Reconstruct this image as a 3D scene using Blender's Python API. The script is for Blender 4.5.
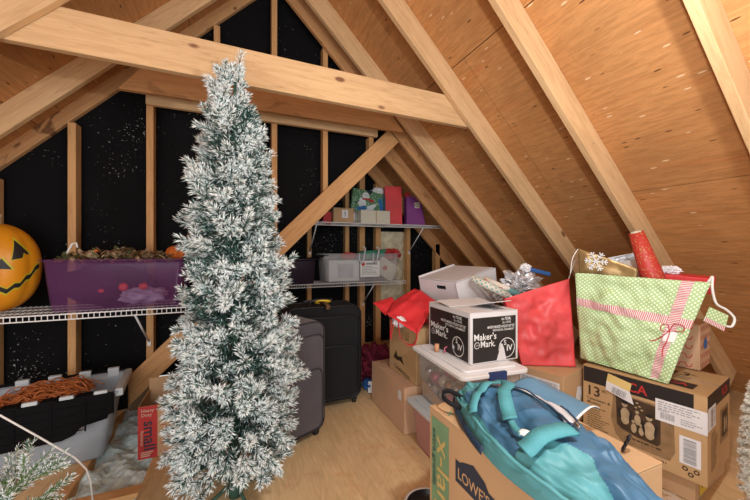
import bpy, bmesh, math, random
import numpy as np
from mathutils import Vector, Matrix, noise
for o in list(bpy.data.objects): bpy.data.objects.remove(o)
R = math.radians; PI = math.pi
sc = bpy.context.scene
COL = sc.collection
# ---------------------------------------------------------------- camera, world, lights, exposure
cam_d = bpy.data.cameras.new('camera'); cam = bpy.data.objects.new('camera', cam_d); COL.objects.link(cam)
cam.location = (0, 0, 1.2); cam.rotation_euler = (R(90), 0, R(-22.8))
cam_d.sensor_width = 36; cam_d.lens = 333 / 750 * 36; cam_d.clip_start = 0.02
sc.camera = cam
w = bpy.data.worlds.new('world'); sc.world = w; w.use_nodes = True
w.node_tree.nodes['Background'].inputs[0].default_value = (1, .97, .93, 1)
w.node_tree.nodes['Background'].inputs[1].default_value = .7
def lamp(name, kind, loc, energy, color, size=.1, rot=(0, 0, 0), size_y=None):
    d = bpy.data.lights.new(name, kind); d.energy = energy; d.color = color
    if kind == 'AREA':
        d.size = size
        if size_y: d.shape = 'RECTANGLE'; d.size_y = size_y
    else: d.shadow_soft_size = size
    o = bpy.data.objects.new(name, d); COL.objects.link(o); o.location = loc; o.rotation_euler = rot
    return o
lamp('work_lamp', 'POINT', (.66, .30, 1.78), 48, (1, .975, .94), .03)
lamp('bare_bulb', 'POINT', (1.16, .33, 1.96), 20, (1, .97, .93), .03)
lamp('soft_fill_light', 'AREA', (-.9, -1.2, 1.2), 60, (.92, .96, 1), 2.2, (R(88), 0, R(-10)), 1.8)  # added soft fill from behind the camera
sc.view_settings.view_transform = 'Standard'; sc.view_settings.look = 'None'
sc.view_settings.exposure = 0.0; sc.view_settings.gamma = 1.0; sc.view_settings.use_curve_mapping = False
# ---------------------------------------------------------------- materials
MATS = {}
def nt(name):
    m = bpy.data.materials.new(name); m.use_nodes = True; t = m.node_tree
    return m, t, t.nodes['Principled BSDF']
def N(t, kind, **kw):
    n = t.nodes.new(kind)
    for k, v in kw.items():
        if k.startswith('_'): setattr(n, k[1:], v)
        else: n.inputs[k.replace('~', ' ')].default_value = v
    return n
def L(t, a, b): t.links.new(a, b)
def ramp(t, fac, stops):
    n = t.nodes.new('ShaderNodeValToRGB'); e = n.color_ramp.elements
    while len(e) < len(stops): e.new(.5)
    for i, (p, c) in enumerate(stops):
        e[i].position = p; e[i].color = (*c, 1) if len(c) == 3 else c
    L(t, fac, n.inputs[0]); return n.outputs[0]
def mixc(t, fac, a, b, mode='MIX'):
    n = t.nodes.new('ShaderNodeMix'); n.data_type = 'RGBA'; n.blend_type = mode
    for s, v in ((n.inputs[0], fac), (n.inputs[6], a), (n.inputs[7], b)):
        if hasattr(v, 'is_linked'): L(t, v, s)
        elif isinstance(v, (int, float)): s.default_value = v
        else: s.default_value = (*v, 1)
    return n.outputs[2]
def coords(t, scale, rnd=True, kind='Object'):
    tc = t.nodes.new('ShaderNodeTexCoord'); mp = t.nodes.new('ShaderNodeMapping')
    mp.inputs['Scale'].default_value = scale
    src = tc.outputs[kind]
    if rnd:
        oi = t.nodes.new('ShaderNodeObjectInfo'); va = N(t, 'ShaderNodeVectorMath', _operation='SCALE'); va.inputs[0].default_value = (37, 19, 11)
        L(t, oi.outputs['Random'], va.inputs['Scale'])
        ad = N(t, 'ShaderNodeVectorMath', _operation='ADD'); L(t, src, ad.inputs[0]); L(t, va.outputs[0], ad.inputs[1]); src = ad.outputs[0]
    L(t, src, mp.inputs[0]); return mp.outputs[0]
def bump(t, h, s, b, dist=.01):
    n = N(t, 'ShaderNodeBump', Strength=s, Distance=dist); L(t, h, n.inputs['Height']); L(t, n.outputs[0], b.inputs['Normal'])
def timber(name, light, dark, knot=(.16, .05, .025), stain=0.0):
    m, t, b = nt(name)
    v = coords(t, (1.2, 14, 14))
    n1 = N(t, 'ShaderNodeTexNoise', Scale=2.2, Detail=4, Roughness=.6, Distortion=.5); L(t, v, n1.inputs['Vector'])
    ml = N(t, 'ShaderNodeMath', _operation='MULTIPLY'); ml.inputs[1].default_value = 7; L(t, n1.outputs[0], ml.inputs[0])
    fr = N(t, 'ShaderNodeMath', _operation='PINGPONG'); fr.inputs[1].default_value = 1; L(t, ml.outputs[0], fr.inputs[0])
    c = ramp(t, fr.outputs[0], [(0, dark), (.35, [x * .55 + y * .45 for x, y in zip(light, dark)]), (1, light)])
    n2 = N(t, 'ShaderNodeTexNoise', Scale=1.3, Detail=3); L(t, coords(t, (1, 2, 2)), n2.inputs['Vector'])
    c = mixc(t, .5, c, ramp(t, n2.outputs[0], [(.3, [x * .8 for x in light]), (.7, [min(1, x * 1.12) for x in light])]))
    vo = N(t, 'ShaderNodeTexVoronoi', Scale=1.0, Randomness=1.0); L(t, coords(t, (2.0, 4.2, 4.2)), vo.inputs['Vector'])
    c = mixc(t, ramp(t, vo.outputs['Distance'], [(.055, (.85,) * 3), (.085, (0,) * 3)]), c, knot)
    n3 = N(t, 'ShaderNodeTexNoise', Scale=30, Detail=3); L(t, coords(t, (.25, 2, 2)), n3.inputs['Vector'])
    c = mixc(t, ramp(t, n3.outputs[0], [(.64, (0,) * 3), (.75, (.4,) * 3)]), c, [x * .5 for x in dark])
    if stain:
        n4 = N(t, 'ShaderNodeTexNoise', Scale=9, Detail=5, Distortion=1); L(t, coords(t, (.5, 1, 1)), n4.inputs['Vector'])
        c = mixc(t, ramp(t, n4.outputs[0], [(.60, (0,) * 3), (.66, (stain,) * 3)]), c, (.1, .03, .012))
    L(t, c, b.inputs['Base Color']); b.inputs['Roughness'].default_value = .7; b.inputs['Specular IOR Level'].default_value = .25
    bump(t, fr.outputs[0], .15, b, .002)
    MATS[name] = m; return m
def plywood(name, light, dark, scale=(1, 1, 1), chips=.6, fine=(3, 26, 10), fa=.45):
    m, t, b = nt(name)
    v = coords(t, scale)
    n1 = N(t, 'ShaderNodeTexNoise', Scale=1.6, Detail=3, Roughness=.5, Distortion=1.4); L(t, v, n1.inputs['Vector'])
    ml = N(t, 'ShaderNodeMath', _operation='MULTIPLY'); ml.inputs[1].default_value = 16; L(t, n1.outputs[0], ml.inputs[0])
    fr = N(t, 'ShaderNodeMath', _operation='PINGPONG'); fr.inputs[1].default_value = 1; L(t, ml.outputs[0], fr.inputs[0])
    c = ramp(t, fr.outputs[0], [(0, [x * .45 + y * .55 for x, y in zip(light, dark)]), (.4, [x * .8 + y * .2 for x, y in zip(light, dark)]), (1, light)])
    n2 = N(t, 'ShaderNodeTexNoise', Scale=1.1, Detail=5); L(t, v, n2.inputs['Vector'])
    c = mixc(t, .55, c, ramp(t, n2.outputs[0], [(.3, [x * .68 for x in light]), (.52, light), (.75, [min(1, x * 1.2) for x in light])]))
    st = tuple(s * k for s, k in zip(scale, (5, 18, 18)))
    n5 = N(t, 'ShaderNodeTexNoise', Scale=2.3, Detail=3); L(t, coords(t, (scale[0] * 1.0, scale[1] * 5, scale[2] * 1)), n5.inputs['Vector'])
    c = mixc(t, ramp(t, n5.outputs[0], [(.58, (0,) * 3), (.7, (.35,) * 3)]), c, [light[0] * .85, light[1] * .5, light[2] * .35])
    n6 = N(t, 'ShaderNodeTexNoise', Scale=2.0, Detail=5, Roughness=.7, Distortion=.8); L(t, coords(t, fine), n6.inputs['Vector'])
    c = mixc(t, ramp(t, n6.outputs[0], [(.42, (fa,) * 3), (.55, (0,) * 3)]), c, [x * .62 + y * .1 for x, y in zip(dark, light)])
    c = mixc(t, ramp(t, n6.outputs[0], [(.58, (0,) * 3), (.72, (.35,) * 3)]), c, [min(1, x * 1.3) for x in light])
    if chips:
        vo = N(t, 'ShaderNodeTexVoronoi', Scale=1.0); L(t, coords(t, (14, 60, 10)), vo.inputs['Vector'])
        se = N(t, 'ShaderNodeSeparateColor'); L(t, vo.outputs['Color'], se.inputs[0])
        mk = ramp(t, vo.outputs['Distance'], [(.20, (1,) * 3), (.28, (0,) * 3)])
        pick = ramp(t, se.outputs[0], [(.90, (0,) * 3), (.91, (1,) * 3)])
        f = N(t, 'ShaderNodeMath', _operation='MULTIPLY'); L(t, mk, f.inputs[0]); L(t, pick, f.inputs[1])
        cc = ramp(t, se.outputs[1], [(.45, (.75, .55, .35)), (.5, (.12, .05, .02))])
        c = mixc(t, f.outputs[0], c, cc)
        vk = N(t, 'ShaderNodeTexVoronoi', Scale=1.0); L(t, coords(t, (1.7, 3.0, 2.2)), vk.inputs['Vector'])
        c = mixc(t, ramp(t, vk.outputs['Distance'], [(.05, (.85,) * 3), (.075, (.3,) * 3), (.15, (0,) * 3)]), c, (.2, .085, .035))
    L(t, c, b.inputs['Base Color']); b.inputs['Roughness'].default_value = .65; b.inputs['Specular IOR Level'].default_value = .3
    bump(t, n2.outputs[0], .15, b, .003)
    MATS[name] = m; return m
def simple(name, col, rough=.6, metal=0, noise_amt=.12, nscale=6, alpha=1, bumps=0, spec=.4, sheen=0, bscale=40, trans=0):
    m, t, b = nt(name)
    n = N(t, 'ShaderNodeTexNoise', Scale=nscale, Detail=4); L(t, coords(t, (1, 1, 1)), n.inputs['Vector'])
    c = ramp(t, n.outputs[0], [(.3, [max(0, x * (1 - noise_amt)) for x in col]), (.7, [min(1, x * (1 + noise_amt)) for x in col])])
    L(t, c, b.inputs['Base Color']); b.inputs['Roughness'].default_value = rough; b.inputs['Metallic'].default_value = metal
    b.inputs['Specular IOR Level'].default_value = spec
    if sheen: b.inputs['Sheen Weight'].default_value = sheen
    if alpha < 1: b.inputs['Alpha'].default_value = alpha
    if trans: b.inputs['Transmission Weight'].default_value = trans
    if bumps:
        n2 = N(t, 'ShaderNodeTexNoise', Scale=bscale, Detail=4, Distortion=.3); L(t, coords(t, (1, 1, 1)), n2.inputs['Vector']); bump(t, n2.outputs[0], bumps, b)
    MATS[name] = m; return m
def two_sided_frame():
    pass
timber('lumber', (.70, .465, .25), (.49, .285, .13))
timber('lumber_stud', (.66, .37, .16), (.45, .22, .085))
timber('lumber_stained', (.66, .38, .18), (.46, .24, .10), stain=.75)
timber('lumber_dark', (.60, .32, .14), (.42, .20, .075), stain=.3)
plywood('roof_plywood', (.56, .275, .105), (.43, .195, .066), (.8, 1.5, 1))
plywood('floor_plywood', (.74, .52, .28), (.46, .27, .11), (2.6, .8, 1), chips=0, fine=(34, 3, 10), fa=.22)
simple('end_grain', (.5, .3, .14), .8)
# black building paper with stuck white specks
m, t, b = nt('black_felt')
n = N(t, 'ShaderNodeTexNoise', Scale=2.0, Detail=2); L(t, coords(t, (1, 1, 1), False), n.inputs['Vector'])
v = N(t, 'ShaderNodeTexNoise', Scale=55, Detail=3, Roughness=.7); L(t, coords(t, (1, 1, 1), False), v.inputs['Vector'])
a1 = N(t, 'ShaderNodeMath', _operation='ADD'); L(t, v.outputs[0], a1.inputs[0])
l1 = N(t, 'ShaderNodeMath', _operation='MULTIPLY'); l1.inputs[1].default_value = .42; L(t, n.outputs[0], l1.inputs[0]); L(t, l1.outputs[0], a1.inputs[1])
c = mixc(t, ramp(t, a1.outputs[0], [(.895, (0,) * 3), (.925, (1,) * 3)]), (.005, .005, .006), (.45, .45, .42))
L(t, c, b.inputs['Base Color']); b.inputs['Roughness'].default_value = .85; b.inputs['Specular IOR Level'].default_value = .15
MATS['black_felt'] = m
simple('insulation_white', (.66, .88, 1.0), .95, noise_amt=.22, nscale=30, bumps=1, spec=.1)
simple('batt', (.66, .60, .42), .95, noise_amt=.25, nscale=14, bumps=.8, spec=.1)
simple('cardboard', (.52, .335, .185), .75, noise_amt=.07, nscale=3, spec=.2)
simple('cardboard_pink', (.60, .375, .235), .75, noise_amt=.07, nscale=3, spec=.2)
simple('cardboard_kraft', (.50, .32, .16), .7, noise_amt=.06, nscale=3, spec=.25)
simple('cardboard_white', (.66, .65, .66), .6, noise_amt=.05, nscale=3)
simple('corrugated_plastic', (.66, .645, .665), .5, noise_amt=.07, nscale=3)
simple('cream', (.68, .63, .50), .6, noise_amt=.06, nscale=8)
simple('tape', (.48, .33, .2), .25, noise_amt=.05)
simple('white_paper', (.78, .78, .77), .6, noise_amt=.03)
simple('white_label', (.74, .74, .76), .45, noise_amt=.04)
simple('grey_print', (.30, .30, .31), .6, noise_amt=.1)
simple('black_print', (.022, .018, .018), .5)
simple('brown_print', (.058, .034, .019), .6, noise_amt=.25, nscale=20)
simple('mid_print', (.27, .165, .08), .6, noise_amt=.2, nscale=20)
simple('navy_print', (.025, .035, .06), .6)
simple('blue_print', (.03, .16, .42), .6)
simple('red_print', (.50, .035, .035), .55)
simple('green_print', (.17, .31, .17), .6)
simple('olive_print', (.55, .41, .15), .6)
simple('cream_print', (.62, .52, .38), .6)
simple('belly_print', (.44, .33, .20), .6, noise_amt=.2, nscale=40)
simple('yellow', (.75, .52, .04), .5)
simple('bin_clear', (.78, .80, .82), .25, noise_amt=.03, alpha=.2)
simple('bin_frost', (.60, .69, .78), .35, noise_amt=.05, alpha=.45)
simple('bin_lid_white', (.80, .81, .83), .4, noise_amt=.03)
simple('bin_lid_frost', (.62, .69, .73), .35, noise_amt=.05, alpha=.9)
simple('bin_pink', (.66, .34, .34), .35, noise_amt=.05, alpha=.75)
simple('bin_purple', (.20, .055, .21), .28, noise_amt=.08, alpha=.24, spec=.5)
simple('purple_dark', (.09, .028, .10), .45)
simple('navy_plastic', (.02, .045, .16), .35)
simple('black_plastic', (.012, .012, .014), .35, noise_amt=.2)
simple('black_bin_plastic', (.028, .016, .03), .3)
simple('black_fabric', (.011, .011, .013), .85, bumps=.15, bscale=300, spec=.25)
simple('black_lid', (.006, .006, .007), .8, spec=.1)
simple('charcoal_fabric', (.075, .066, .078), .85, noise_amt=.15, bumps=.25, bscale=300, sheen=.2)
simple('charcoal_dark', (.035, .031, .036), .8)
simple('metal_wire', (.80, .80, .80), .35, noise_amt=.02)
simple('chrome', (.6, .6, .62), .2, metal=1)
simple('nail', (.35, .35, .36), .4, metal=1)
simple('pumpkin', (.78, .30, .012), .38, noise_amt=.1, nscale=3, bumps=.05, spec=.5)
simple('pumpkin_yellow', (.60, .50, .03), .5)
simple('orange_glitter', (.62, .15, .02), .5, noise_amt=.5, nscale=150, bumps=.8, bscale=200)
simple('copper', (.50, .155, .045), .4, metal=.35, noise_amt=.45, nscale=30)
simple('leaf_tan', (.48, .34, .20), .7, noise_amt=.4, nscale=40)
simple('leaf_brown', (.17, .085, .04), .7, noise_amt=.4, nscale=40)
simple('leaf_olive', (.11, .12, .045), .7, noise_amt=.4, nscale=40)
simple('needle_white', (.82, .87, .86), .85, noise_amt=.08, spec=.15)
simple('needle_frost', (.42, .53, .52), .85, noise_amt=.15, spec=.15)
simple('needle_green', (.045, .105, .085), .7, noise_amt=.25, spec=.2)
simple('needle_leaf_green', (.10, .20, .06), .7, noise_amt=.25, spec=.2)
simple('trunk_green', (.03, .08, .055), .7)
simple('fur', (.82, .80, .72), .9, noise_amt=.06, spec=.1)
simple('red_paper', (.66, .035, .042), .5, noise_amt=.1, nscale=7, bumps=.2, bscale=9)
simple('red_paper_pale', (.66, .075, .08), .42, noise_amt=.3, nscale=6, bumps=.3, bscale=9)  # strong mottling puts the large bag's lighter highlights into the colour
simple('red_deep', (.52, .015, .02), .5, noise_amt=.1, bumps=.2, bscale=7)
simple('purple_paper', (.23, .045, .24), .45, noise_amt=.12, bumps=.2, bscale=9)
simple('green_cloth', (.05, .27, .17), .5)
simple('maroon_cloth', (.16, .012, .03), .9, noise_amt=.4, nscale=12, bumps=.6, bscale=20)
simple('blue_cloth', (.03, .12, .36), .7)
simple('gold_foil', (.36, .24, .10), .38, metal=.45, noise_amt=.25, nscale=10, bumps=.5, bscale=14)
simple('silver_foil', (.62, .62, .64), .3, metal=.6, noise_amt=.2, nscale=20, bumps=.7, bscale=18)
simple('clear_film', (.8, .8, .8), .15, alpha=.16, bumps=.8, bscale=9)
simple('tissue', (.80, .80, .82), .7, bumps=.5, bscale=14)
simple('cord_white', (.82, .81, .78), .6)
simple('pack_blue', (.046, .135, .235), .42, noise_amt=.14, nscale=8, bumps=.22, bscale=8, spec=.45)
simple('pack_blue_light', (.095, .20, .30), .45, noise_amt=.12, nscale=5, bumps=.3, bscale=9)
simple('pack_teal', (.09, .31, .345), .5, noise_amt=.12, nscale=8, bumps=.3, bscale=9)
simple('pack_webbing', (.07, .28, .32), .7, noise_amt=.1, bumps=.3, bscale=160)
simple('pack_navy', (.02, .045, .09), .5)
simple('silver_lining', (.55, .55, .58), .35, noise_amt=.15, bumps=.6, bscale=15)
simple('cork', (.60, .30, .16), .7)
simple('pink_yarn', (.62, .16, .25), .8)
simple('orn_silver', (.45, .45, .47), .25, metal=.8)
simple('orn_pink', (.55, .10, .22), .3, metal=.5)
simple('orn_bronze', (.40, .20, .11), .3, metal=.7)
simple('orn_pearl', (.66, .56, .50), .3, metal=.3)
simple('eye_red', (.85, .07, .03), .3)
simple('gauze', (.50, .38, .60), .9, noise_amt=.3, nscale=20, bumps=.8, bscale=30)
simple('snowman_white', (.72, .76, .78), .5)
simple('rubber', (.012, .012, .012), .6)
simple('fibre_pink', (.45, .30, .26), .95, noise_amt=.3, nscale=30, bumps=1)
def patterned(name, base, fn):
    m, t, b = nt(name); c = fn(t); L(t, c, b.inputs['Base Color']); b.inputs['Roughness'].default_value = .5
    n2 = N(t, 'ShaderNodeTexNoise', Scale=7, Detail=3, Distortion=.4); L(t, coords(t, (1, 1, 1), False), n2.inputs['Vector']); bump(t, n2.outputs[0], .5, b)
    MATS[name] = m
def dots(t, uv='UV', s=36, base=(.37, .56, .24), dot=(.78, .82, .66)):
    # regular staggered polka dots in the sheet's own UV (1 unit = 1 m)
    tc = t.nodes.new('ShaderNodeTexCoord'); mp = t.nodes.new('ShaderNodeMapping'); mp.inputs['Scale'].default_value = (s, s, s); mp.inputs['Rotation'].default_value = (0, 0, R(45))
    L(t, tc.outputs['UV'], mp.inputs[0])
    vo = N(t, 'ShaderNodeTexVoronoi', Scale=1.0, Randomness=0.0, _voronoi_dimensions='2D'); L(t, mp.outputs[0], vo.inputs['Vector'])
    return mixc(t, ramp(t, vo.outputs['Distance'], [(.26, (1,) * 3), (.32, (0,) * 3)]), base, dot)
patterned('green_dots', None, lambda t: dots(t, s=68))
def stripes(axis, s, a=(.72, .68, .66), b=(.50, .07, .09)):
    def f(t):
        tc = t.nodes.new('ShaderNodeTexCoord'); se = t.nodes.new('ShaderNodeSeparateXYZ'); L(t, tc.outputs['UV'], se.inputs[0])
        ml = N(t, 'ShaderNodeMath', _operation='MULTIPLY'); ml.inputs[1].default_value = s; L(t, se.outputs[axis], ml.inputs[0])
        fr = N(t, 'ShaderNodeMath', _operation='FRACT'); L(t, ml.outputs[0], fr.inputs[0])
        return ramp(t, fr.outputs[0], [(.48, a), (.52, b)])
    return f
patterned('stripe_u', None, stripes(0, 130)); patterned('stripe_v', None, stripes(1, 120))
def specks(base, dot, s, th, axis=None):
    def f(t):
        vo = N(t, 'ShaderNodeTexVoronoi', Scale=s); L(t, coords(t, (1, 1, 1), False), vo.inputs['Vector'])
        return mixc(t, ramp(t, vo.outputs['Distance'], [(th, (1,) * 3), (th + .05, (0,) * 3)]), base, dot)
    return f
patterned('green_snow_paper', None, specks((.10, .25, .12), (.6, .7, .62), 42, .26))
patterned('red_gold_paper', None, specks((.46, .035, .025), (.45, .24, .09), 95, .27))
patterned('cream_grid', None, specks((.66, .62, .50), (.52, .48, .36), 60, .16))
def blocks(t):
    vo = N(t, 'ShaderNodeTexVoronoi', Scale=22); L(t, coords(t, (1, 1, 1), False), vo.inputs['Vector'])
    se = N(t, 'ShaderNodeSeparateColor'); L(t, vo.outputs['Color'], se.inputs[0])
    r = ramp(t, se.outputs[0], [(0, (.70, .62, .50)), (.35, (.70, .64, .54)), (.45, (.16, .34, .34)), (.62, (.65, .14, .10)), (.75, (.72, .68, .60))])
    r.node.color_ramp.interpolation = 'CONSTANT'; return r
patterned('wrap_blocks', None, blocks)
patterned('wrap_diamonds', None, lambda t: dots(t, s=40, base=(.66, .60, .50), dot=(.20, .42, .42)))
# ---------------------------------------------------------------- mesh helpers
class MB:
    """collects geometry for ONE mesh object"""
    def __init__(s): s.v = []; s.f = []; s.mi = []; s.uv = {}; s.m = 0; s.sm = []; s.smooth = False
    def add(s, vs, fs, M=None):
        o = len(s.v); s.v += [tuple(M @ Vector(p)) if M else tuple(p) for p in vs]
        for f in fs: s.f.append([i + o for i in f]); s.mi.append(s.m); s.sm.append(s.smooth)
        return s
    def box(s, a, b, M=None):
        (x0, y0, z0), (x1, y1, z1) = a, b
        return s.add([(x0, y0, z0), (x1, y0, z0), (x1, y1, z0), (x0, y1, z0), (x0, y0, z1), (x1, y0, z1), (x1, y1, z1), (x0, y1, z1)],
                     [(0, 3, 2, 1), (4, 5, 6, 7), (0, 1, 5, 4), (1, 2, 6, 5), (2, 3, 7, 6), (3, 0, 4, 7)], M)
    def prism(s, poly, z0, z1, M=None):
        n = len(poly); vs = [(*p, z0) for p in poly] + [(*p, z1) for p in poly]
        fs = [tuple(reversed(range(n))), tuple(range(n, 2 * n))] + [(i, (i + 1) % n, (i + 1) % n + n, i + n) for i in range(n)]
        return s.add(vs, fs, M)
    def tube(s, pts, r, n=8, close=False, M=None, cap=True):
        pts = [Vector(p) for p in pts]; rings = []; up = Vector((0, 0, 1)); pn = None; vs = []; fs = []
        for i, p in enumerate(pts):
            if close: d = pts[(i + 1) % len(pts)] - pts[i - 1]
            else: d = pts[min(i + 1, len(pts) - 1)] - pts[max(i - 1, 0)]
            d.normalize()
            if pn is None: pn = d.orthogonal().normalized()
            else:
                pn = pn - d * pn.dot(d); pn = pn.normalized() if pn.length > 1e-6 else d.orthogonal().normalized()
            q = d.cross(pn); rr = r[i] if isinstance(r, (list, tuple)) else r
            for k in range(n):
                a = 2 * PI * k / n; vs.append(p + (pn * math.cos(a) + q * math.sin(a)) * rr)
        m = len(pts)
        for i in range(m if close else m - 1):
            j = (i + 1) % m
            for k in range(n): fs.append((i * n + k, i * n + (k + 1) % n, j * n + (k + 1) % n, j * n + k))
        if not close and cap: fs += [tuple(reversed(range(n))), tuple(range((m - 1) * n, m * n))]
        sm = s.smooth; s.smooth = True; s.add(vs, fs, M); s.smooth = sm; return s
    def ellip(s, c, r, nu=20, nv=12, M=None, fn=None):
        vs = []; fs = []
        for i in range(nv + 1):
            th = PI * i / nv
            for j in range(nu):
                ph = 2 * PI * j / nu; d = Vector((math.sin(th) * math.cos(ph), math.sin(th) * math.sin(ph), math.cos(th)))
                k = fn(d) if fn else 1
                vs.append((c[0] + d.x * r[0] * k, c[1] + d.y * r[1] * k, c[2] + d.z * r[2] * k))
        for i in range(nv):
            for j in range(nu): fs.append((i * nu + j, (i + 1) * nu + j, (i + 1) * nu + (j + 1) % nu, i * nu + (j + 1) % nu))
        sm = s.smooth; s.smooth = True; s.add(vs, fs, M); s.smooth = sm; return s
    def sheet(s, P, nu, nv, closed_u=False, M=None, uvf=None):
        """P(u,v) grid surface"""
        vs = [P(i / nu, j / nv) for j in range(nv + 1) for i in range(nu + 1)]
        fs = [(j * (nu + 1) + i, j * (nu + 1) + i + 1, (j + 1) * (nu + 1) + i + 1, (j + 1) * (nu + 1) + i) for j in range(nv) for i in range(nu)]
        o = len(s.v)
        if uvf:
            for j in range(nv + 1):
                for i in range(nu + 1): s.uv[o + j * (nu + 1) + i] = uvf(i / nu, j / nv)
        sm = s.smooth; s.smooth = True; s.add(vs, fs, M); s.smooth = sm; return s
    def build(s, name, mats, parent=None, loc=None, bevel=0, solid=0, sub=0, rot=None, disp=0):
        me = bpy.data.meshes.new(name); me.from_pydata(s.v, [], s.f); me.update()
        if isinstance(mats, str): mats = [mats]
        for m in mats: me.materials.append(MATS[m])
        me.polygons.foreach_set('material_index', s.mi); me.polygons.foreach_set('use_smooth', s.sm)
        if s.uv:
            l = me.uv_layers.new(name='UVMap')
            for lp in me.loops: l.data[lp.index].uv = s.uv.get(lp.vertex_index, (0, 0))
        o = bpy.data.objects.new(name, me); COL.objects.link(o)
        if parent: o.parent = parent
        if loc is not None: o.location = loc
        if rot is not None: o.rotation_euler = rot
        if solid:
            md = o.modifiers.new('solid', 'SOLIDIFY'); md.thickness = solid; md.offset = 0
        if bevel:
            md = o.modifiers.new('bevel', 'BEVEL'); md.width = bevel; md.segments = 2; md.limit_method = 'ANGLE'; md.angle_limit = R(40)
        if sub:
            md = o.modifiers.new('sub', 'SUBSURF'); md.levels = sub; md.render_levels = sub
        return o
def tag(o, label, cat, group=None, kind=None):
    if label: o['label'] = label
    if cat: o['category'] = cat
    if group: o['group'] = group
    if kind: o['kind'] = kind
    return o
def thing(name, label, cat, loc=(0, 0, 0), rotz=0, group=None, rot=None):
    o = bpy.data.objects.new(name, None); COL.objects.link(o); o.location = loc
    o.rotation_euler = rot if rot else (0, 0, rotz); o.empty_display_size = .05
    return tag(o, label, cat, group)
def structure(o): o['kind'] = 'structure'; return o
_tc = {}
def text_mesh(s, size=1.0, bold=0.0, shear=0.0, space=1.0):
    k = (s, bold, shear, space)
    if k not in _tc:
        cu = bpy.data.curves.new('lettering', 'FONT'); cu.body = s; cu.size = 1; cu.offset = bold; cu.shear = shear; cu.space_character = space
        cu.align_x = 'CENTER'; cu.align_y = 'CENTER'; cu.resolution_u = 3
        o = bpy.data.objects.new('lettering', cu); COL.objects.link(o); bpy.context.view_layer.update()
        me = bpy.data.meshes.new_from_object(o.evaluated_get(bpy.context.evaluated_depsgraph_get()))
        _tc[k] = ([tuple(v.co) for v in me.vertices], [tuple(p.vertices) for p in me.polygons])
        bpy.data.objects.remove(o); bpy.data.curves.remove(cu); bpy.data.meshes.remove(me)
    vs, fs = _tc[k]
    return [(x * size, y * size, z) for x, y, z in vs], fs
def frame(o, u, n):
    """matrix: local x -> u, local z -> n (outward), y = n x u, origin o"""
    u = Vector(u).normalized(); n = Vector(n).normalized(); v = n.cross(u)
    M = Matrix((u, v, n)).transposed().to_4x4(); M.translation = Vector(o); return M
class Print:
    """flat printed marks on a face; 2D metres in the face frame"""
    def __init__(s, M, lift=.0012): s.M = M; s.l = lift; s.mb = MB()
    def T(s, x, y, a=0, k=0): return s.M @ Matrix.Translation((x, y, s.l + k)) @ Matrix.Rotation(a, 4, 'Z')
    def text(s, st, x, y, size, bold=0, a=0, w=None, shear=0, space=1, k=0):
        vs, fs = text_mesh(st, size, bold, shear, space)
        if w:
            x0 = min(p[0] for p in vs); x1 = max(p[0] for p in vs); f = w / (x1 - x0); vs = [(p[0] * f, p[1], p[2]) for p in vs]
        s.mb.add(vs, fs, s.T(x, y, a, k)); return s
    def rect(s, x0, y0, x1, y1, a=0, k=0):
        cx, cy = (x0 + x1) / 2, (y0 + y1) / 2; hx, hy = (x1 - x0) / 2, (y1 - y0) / 2
        s.mb.add([(-hx, -hy, 0), (hx, -hy, 0), (hx, hy, 0), (-hx, hy, 0)], [(0, 1, 2, 3)], s.T(cx, cy, a, k)); return s
    def poly(s, pts, k=0): s.mb.add([(x, y, 0) for x, y in pts], [tuple(range(len(pts)))], s.T(0, 0, 0, k)); return s
    def ring(s, x, y, r, w, n=32, a0=0, a1=2 * PI, k=0):
        vs = []; fs = []
        for i in range(n + 1):
            a = a0 + (a1 - a0) * i / n
            vs += [(math.cos(a) * (r - w / 2), math.sin(a) * (r - w / 2), 0), (math.cos(a) * (r + w / 2), math.sin(a) * (r + w / 2), 0)]
        fs = [(2 * i, 2 * i + 1, 2 * i + 3, 2 * i + 2) for i in range(n)]
        s.mb.add(vs, fs, s.T(x, y, 0, k)); return s
    def disc(s, x, y, rx, ry=None, n=24, a=0, k=0):
        ry = ry or rx
        s.mb.add([(math.cos(2 * PI * i / n) * rx, math.sin(2 * PI * i / n) * ry, 0) for i in range(n)], [tuple(range(n))], s.T(x, y, a, k)); return s
    def line(s, pts, w, k=0):
        for (x0, y0), (x1, y1) in zip(pts, pts[1:]):
            l = math.hypot(x1 - x0, y1 - y0); a = math.atan2(y1 - y0, x1 - x0)
            s.mb.add([(-l / 2 - w / 3, -w / 2, 0), (l / 2 + w / 3, -w / 2, 0), (l / 2 + w / 3, w / 2, 0), (-l / 2 - w / 3, w / 2, 0)], [(0, 1, 2, 3)], s.T((x0 + x1) / 2, (y0 + y1) / 2, a, k))
        return s
    def barcode(s, x0, y0, x1, y1, horiz=False, seed=1, n=22):
        rr = random.Random(seed); L_ = (y1 - y0) if horiz else (x1 - x0); p = 0
        while p < L_ * .97:
            w_ = L_ / n * rr.choice((.3, .5, .8))
            if horiz: s.rect(x0, y0 + p, x1, y0 + p + w_)
            else: s.rect(x0 + p, y0, x0 + p + w_, y1)
            p += w_ + L_ / n * rr.choice((.3, .5, .7))
        return s
    def lines(s, x0, y0, x1, n, h, gap, seed=0):
        rr = random.Random(seed)
        for i in range(n):
            x = x0; y = y0 - i * gap; e = x0 + (x1 - x0) * rr.uniform(.55, 1)
            while x < e:
                w_ = (x1 - x0) * rr.uniform(.05, .16); s.rect(x, y - h, min(x + w_, e), y); x += w_ + (x1 - x0) * .03
        return s
    def build(s, name, mat, parent, label=None):
        o = s.mb.build(name, mat, parent)
        if label: o['label'] = label
        return o
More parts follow.
